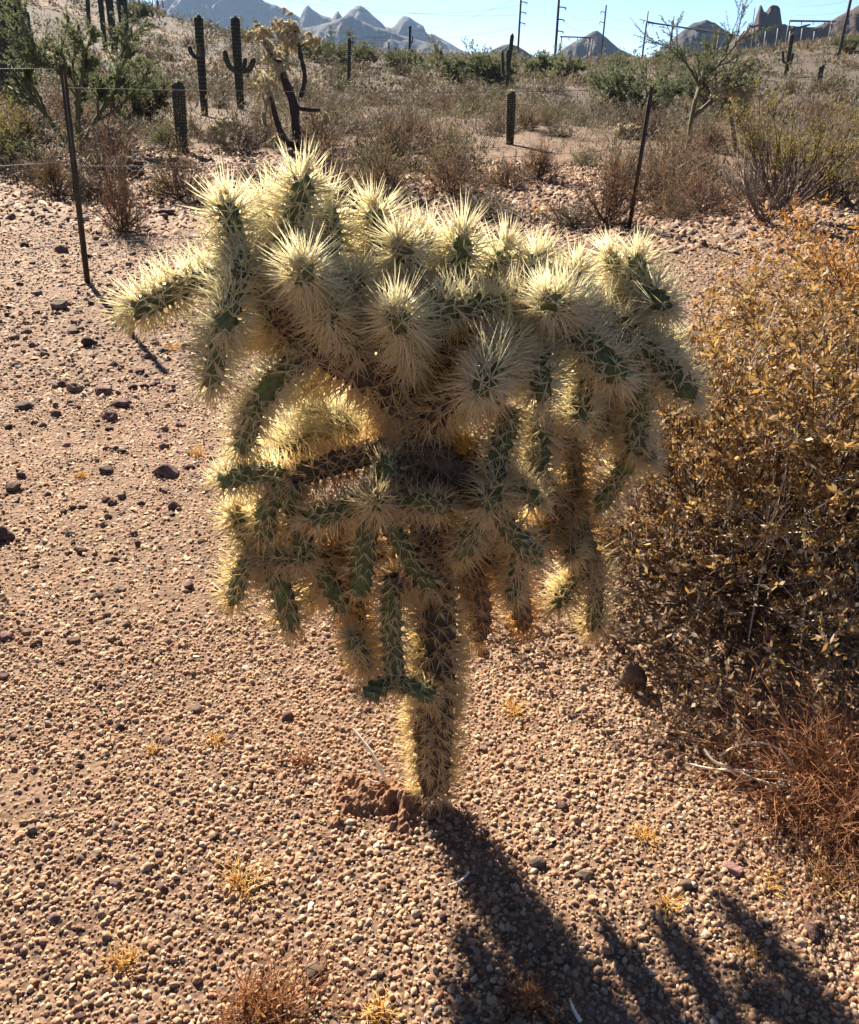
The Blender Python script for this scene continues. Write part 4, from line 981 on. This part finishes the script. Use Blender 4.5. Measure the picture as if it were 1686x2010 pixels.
cholla_tree('chain_cholla', (588, 294), [([(588, 294, 0), (580, 250, 0), (576, 205, 0), (560, 160, 0), (548, 120, .1)], 22, 12), ([(578, 288, 0), (556, 270, -.1), (540, 225, -.1), (530, 180, -.1)], 13, 9), ([(576, 208, 0), (600, 215, -.1), (628, 216, -.1)], 10, 7), ([(590, 190, .1), (598, 150, .2), (588, 100, .2), (580, 60, .2)], 10, 7), ([(552, 140, .1), (530, 105, .1), (520, 80, .1)], 10, 7), ([(585, 95, .2), (600, 85, .2), (618, 78, .2)], 6, 4)],
    [(518, 60, .1, 17, 20, .5), (526, 84, .1, 14, 12, 1.0), (560, 46, .2, 24, 30, .4), (570, 70, .2, 26, 26, .8), (566, 98, .2, 18, 14, 1.5), (608, 76, .2, 18, 16, .5), (546, 122, .0, 24, 24, .5), (554, 142, .0, 16, 12, 1.2), (520, 156, -.1, 24, 26, .4), (522, 184, -.1, 14, 12, 1.4), (520, 220, -.1, 9, 8, 2.0), (634, 228, -.1, 12, 12, 1.2), (543, 272, -.2, 9, 7, .2)], 'tall chain cholla with dark trunk and shaggy drooping pale arms', 401, 3.8, 16, 5)
cholla_tree('small_cholla', (440, 278), [([(440, 278, 0), (438, 262, 0), (436, 252, 0)], 8, 6)], [(433, 262, 0, 11, 22, -.5), (440, 250, 0, 11, 24, -.6)], 'small pale cholla beside the dense grey bush', 402, 5, 14, 4)
cholla_tree('small_cholla', (1232, 272), [([(1232, 272, 0), (1230, 264, 0)], 8, 6)], [(1218, 264, 0, 11, 22, -.4), (1240, 260, 0, 10, 22, -.4)], 'small pale cholla in brown brush left of the right post', 403, 5, 13, 4)
cholla_tree('small_cholla', (1445, 300), [([(1445, 300, 0), (1438, 250, 0), (1430, 205, 0)], 9, 6), ([(1440, 245, 0), (1458, 220, 0), (1468, 200, 0)], 6, 5)], [(1415, 182, 0, 14, 26, -.2), (1440, 178, 0, 14, 30, -.2), (1465, 184, 0, 14, 26, -.1), (1455, 196, 0, 14, 22, .6)], 'leggy pale topped cholla between the pale trunked tree and the creosote', 404, 6, 15, 4, 'greytwig')
def hedgehog():
    rng = np.random.default_rng(420); b = hit(255, 345); s = pxsize(b); e = empty('hedgehog_cactus', b, 'clump of short reddish spined cactus stems behind the left fence post', 'cactus')
    for (x, top, dy, w) in [(236, 312, 0, 13), (253, 310, .1, 13), (266, 316, -.1, 12), (276, 318, .05, 11), (245, 322, -.2, 12), (258, 326, -.25, 12)]:
        p = at(x, 345, b.y + dy) - b; t = at(x, top, b.y + dy) - b; p.z = 0; L = t.z - p.z
        o = ribbed('stem', [p, (p + t) / 2, t], w * s / 2, MAT['saguaro'], e, 10, 12)
        n = 500; z = rng.random(n); a = rng.uniform(0, 6.28, n); nn = np.stack([np.cos(a), np.sin(a), (z > .85) * 1.2], -1)
        P = vnp(p)[None] + np.stack([np.cos(a) * w * s * .5, np.sin(a) * w * s * .5, z * L * .97], -1)
        build('red_spines', *spikes(P, nn + rng.normal(0, .5, (n, 3)), np.full(n, .045), .0022), MAT['redspine'], o)
hedgehog()

# ------------------------------------------------------------------ poles, gantries, power line
def pole(top, base, Yd, w, label, arms=()):
    b = at(*base, Yd); b.z = terrain(b.x, b.y) - .2; t = at(*top, Yd); s = pxsize(b); e = empty('utility_pole', b, label, 'utility pole')
    tube_obj('shaft', [b - b, (t - b) / 2, t - b], [w * s / 2, w * s * .44, w * s * .36], MAT['pole'], e, 8)
    ends = []
    for (x, y, l) in arms:
        c = at(x, y, Yd) - b; v = Vector((1, -.25, 0)) * (l * s); tube_obj('crossarm', [c - v * .1, c + v * .5, c + v + Vector((0, 0, -.15 * l * s))], [w * s * .2] * 3, MAT['pole'], e, 5)
        q = c + v; tube_obj('insulator', [q, q + Vector((0, 0, -.35 * w * s)), q + Vector((0, 0, -.8 * w * s))], [w * s * .15, w * s * .22, w * s * .12], MAT['steel'], e, 6); ends.append(b + q + Vector((0, 0, -.8 * w * s)))
    return ends
E1 = pole((1026, -60), (1017, 98), 130, 4.5, 'tall utility pole, left of the pair right of the mountains', [(1023, 4, 11), (1022, 24, 10), (1020, 45, 10), (1024, -18, 10)])
E2 = pole((1102, -70), (1090, 108), 115, 5.5, 'tall utility pole, right of the pair right of the mountains', [(1099, 14, 11), (1097, 38, 10), (1095, 61, 10)])
E3 = pole((1190, 10), (1181, 98), 140, 4.0, 'utility pole above the small cone hill', [(1189, 24, -9), (1187, 44, -9)])
pole((1676, -30), (1640, 137), 85, 7.5, 'thick leaning wooden pole on the right slope')
pole((1482, 15), (1475, 80), 150, 2.2, 'thin pole left of the rocky butte')
pole((1323, 32), (1318, 85), 150, 2.6, 'thin pole behind the long gantry beam')
def wires():
    e = empty('power_line', E2[0], 'thin power line wires strung across the sky between the poles', 'power line')
    def run(A, B, sag):
        t = np.linspace(0, 1, 20)[:, None]; P = vnp(A) * (1 - t) + vnp(B) * t; P[:, 2] -= (4 * sag * t * (1 - t))[:, 0]
        build('wire', *tubes((P - vnp(E2[0]))[None], np.full((1, 20), .013), 3), MAT['wire'], e)
    for a, b in zip(E2, E3 + [E3[-1] + Vector((0, 0, -2))]): run(a, b, .9)
    for b in E3: run(b, at(1450, 45 if b is E3[0] else 60, 150), 1.2)
    L = [at(560, 0, 120), at(500, -30, 120), at(640, 60, 120), at(700, 75, 120)]
    for a, b in zip(E1, L): run(a, b, 1.2)
    for a, b in zip(E1, E2): run(a, b, .5)
    for y0, y1 in ((30, 15), (48, 28), (12, -6)): run(at(1560, y0, 150), at(1760, y1 - 20, 120), .6)
wires()
def gantry(cols, beams, Yd, label, braces=()):
    b = at(cols[0][0], cols[0][2], Yd); b.z = terrain(b.x, b.y) - .3; s = pxsize(b); e = empty('substation_gantry', b, label, 'gantry')
    for (x, y0, y1, w, dY) in cols:
        t = at(x, y0, Yd + dY) - b; q = at(x - (1005 - y1) * 0, y1, Yd + dY); q.x = t.x + b.x; q.z = terrain(q.x, q.y) - .3; q = q - b; tube_obj('column', [q, (q + t) / 2, t], [w * s / 2] * 3, MAT['steel'], e, 4)
    for (x0, y0, x1, y1, w, d0, d1) in beams:
        p = at(x0, y0, Yd + d0) - b; q = at(x1, y1, Yd + d1) - b; bm = tube_obj('beam', [p, (p + q) / 2, q], [w * s / 2] * 3, MAT['steel'], e, 4)
        for k in (.25, .5, .75):
            c = p.lerp(q, k); tube_obj('insulator', [c, c + Vector((0, 0, -2 * s)), c + Vector((1 * s, 0, -7 * s))], [s * .5, s * .9, s * .5], MAT['steel'], bm, 5)
gantry([(1272, 22, 100, 3, 0), (1321, 40, 95, 3, 5), (1412, 62, 95, 3, 18), (1268, 45, 98, 2.2, -6)], [(1272, 44, 1450, 70, 3.2, 0, 22), (1255, 38, 1290, 46, 1.2, 0, 0)], 130, 'long steel substation gantry sloping across the skyline')
gantry([(1550, 40, 90, 3, 0), (1633, 42, 90, 3, 6), (1556, 50, 90, 2, 10)], [(1550, 41, 1640, 42, 3.6, 0, 8)], 125, 'square steel gantry in front of the rocky butte')
gantry([(1102, 72, 108, 2.6, 0), (1156, 74, 108, 2.6, 4), (1163, 72, 108, 2.6, 5)], [(1100, 72, 1166, 74, 2.6, 0, 5)], 125, 'small steel gantry below the small cone hill')
for k in range(6):
    x = 1478 + k * 24
    p = at(x, 92, 135); b = Vector((p.x, p.y, terrain(p.x, p.y) - .3)); t = at(x + 2, 52 + (k % 2) * 6, 135); e = empty('switchgear', b, 'slim grey switchgear mast in the row below the rocky butte', 'switchgear', 'switchgear masts of the substation')
    tube_obj('mast', [b - b, (t - b) * .5, t - b], [.13, .13, .11], MAT['steel'], e, 5); q = t - b; tube_obj('arm', [q + Vector((-.5, 0, -.1)), q, q + Vector((.9, 0, .25))], [.1, .14, .1], MAT['steel'], e, 5)
def lattice():
    Yd = 260; b = at(313, 48, Yd); b.z = terrain(b.x, b.y) - 1; t = at(312, -60, Yd); e = empty('lattice_tower', b, 'lattice transmission tower on the skyline behind the left hill', 'tower'); s = pxsize(b); h = (t - b).length; w = 20 * s
    def pt(k, f): a = k * math.pi / 2 + .4; q = w * (1 - .8 * f); return Vector((q * math.cos(a), q * math.sin(a), h * f))
    for k in range(4): tube_obj('leg', [pt(k, 0), pt(k, .5), pt(k, 1)], [.14] * 3, MAT['steel'], e, 4)
    for i in range(8):
        f0, f1 = i / 8, (i + 1) / 8
        for k in range(4): tube_obj('brace', [pt(k, f0), (pt(k, f0) + pt((k + 1) % 4, f1)) / 2, pt((k + 1) % 4, f1)], [.07] * 3, MAT['steel'], e, 4)
    tube_obj('mast', [Vector((0, 0, 0)), Vector((0, 0, h / 2)), Vector((0, 0, h * 1.02))], [.3] * 3, MAT['steel'], e, 5)
lattice()

# ------------------------------------------------------------------ mountains
def ridge(name, prof, D, depth, m, seed, rough=.22, label=None):
    """prof: skyline (px, py) at distance D; rises from the plain in front and falls off behind."""
    xs = [p[0] for p in prof]; X = np.arange(xs[0], xs[-1], 4.0); yy = np.interp(X, xs, [p[1] for p in prof]); pts = [at(x, y, D) for x, y in zip(X, yy)]
    nd = 35; V = []; b = pts[len(pts) // 2]; base = terrain(b.x, D) - 8
    for i in range(nd):
        f = i / (nd - 1) * 2 - 1                                # -1 front, 0 crest, 1 back
        for p in pts:
            hh = max(1.0, p.z - base); y = p.y + f * depth; x = p.x * (1 + 0 * f)
            g = max(0., 1 - abs(f)) ** (1.35)
            nz = ((mnoise.ridged_multi_fractal((x / depth * 1.1 + seed, y / depth * .8, 0.3), .9, 2.1, 6, 1.0, 2.0) - 1.1) * 1.1 + mnoise.fractal((x / depth * 8, y / depth * 4, seed), .8, 2.1, 4) * .5) * rough * (4 * g * (1 - g) + .10) * hh * (g > 0)
            V.append((x - b.x, y - b.y, base + hh * g + nz - b.z))
    n = len(pts); T = []
    for i in range(nd - 1):
        for j in range(n - 1):
            a = i * n + j; T += [(a, a + 1, a + n + 1), (a, a + n + 1, a + n)]
    o = build(name, V, T, m, loc=b); tag(o, label, None, kind='structure'); return o
ridge('mountain_range', [(60, 60), (150, 40), (250, 18), (300, 8), (340, -12), (420, -28), (495, -15), (520, 4), (560, 18), (588, 34), (597, 16), (604, 10), (612, 18), (630, 30), (652, 36), (659, 24), (664, 22), (672, 34), (688, 20), (700, 12), (709, 12), (718, 18), (735, 34), (751, 46), (754, 52), (768, 56), (778, 48), (783, 40), (792, 32), (802, 34), (815, 42), (833, 52), (837, 68), (852, 68), (875, 80), (905, 98), (940, 112), (980, 120)], 3000, 210, MAT['mountain'], 1)
ridge('mountain_range', [(380, 110), (470, 60), (560, 58), (620, 52), (645, 44), (668, 36), (683, 28), (700, 36), (722, 48), (760, 58), (800, 72), (850, 86), (880, 100), (920, 122)], 2300, 150, MAT['mountain'], 2)
ridge('hill', [(930, 122), (955, 104), (985, 89), (1000, 86), (1015, 90), (1040, 106), (1075, 124)], 1100, 45, MAT['mountain'], 3)
ridge('hill', [(1075, 122), (1100, 100), (1125, 83), (1150, 70), (1165, 61), (1172, 61), (1190, 74), (1215, 95), (1250, 112), (1290, 126)], 1300, 75, MAT['mountain'], 4)
ridge('hill', [(1270, 118), (1310, 86), (1340, 60), (1362, 44), (1372, 42), (1386, 37), (1402, 44), (1430, 64), (1455, 84), (1500, 120)], 1100, 75, MAT['mountain'], 5)
ridge('butte', [(1400, 118), (1440, 78), (1470, 55), (1482, 42), (1486, 24), (1492, 8), (1495, 5), (1498, 17), (1502, 24), (1508, 14), (1514, 7), (1522, 5), (1530, 8), (1535, 18), (1535, 28), (1530, 40), (1545, 46), (1570, 50), (1600, 52), (1630, 42), (1660, 26), (1690, 8), (1740, -25), (1800, -50), (1900, -60), (2000, 0)], 620, 48, MAT['butte'], 6, rough=.22)

# ------------------------------------------------------------------ air
hv, ht = box_vt(-6000, 6000, -600, 6500, -25, 420)
hz = build('haze', hv, ht, MAT['soil']); hz.data.materials.clear()
hm = bpy.data.materials.new('haze_air'); hm.use_nodes = True; hn = hm.node_tree.nodes; hn.clear()
ho = hn.new('ShaderNodeOutputMaterial'); pv = hn.new('ShaderNodeVolumePrincipled')
pv.inputs['Color'].default_value = (.42, .64, 1, 1); pv.inputs['Density'].default_value = .00006; pv.inputs['Anisotropy'].default_value = .2
hm.node_tree.links.new(pv.outputs[0], ho.inputs['Volume']); hz.data.materials.append(hm); tag(hz, kind='stuff')
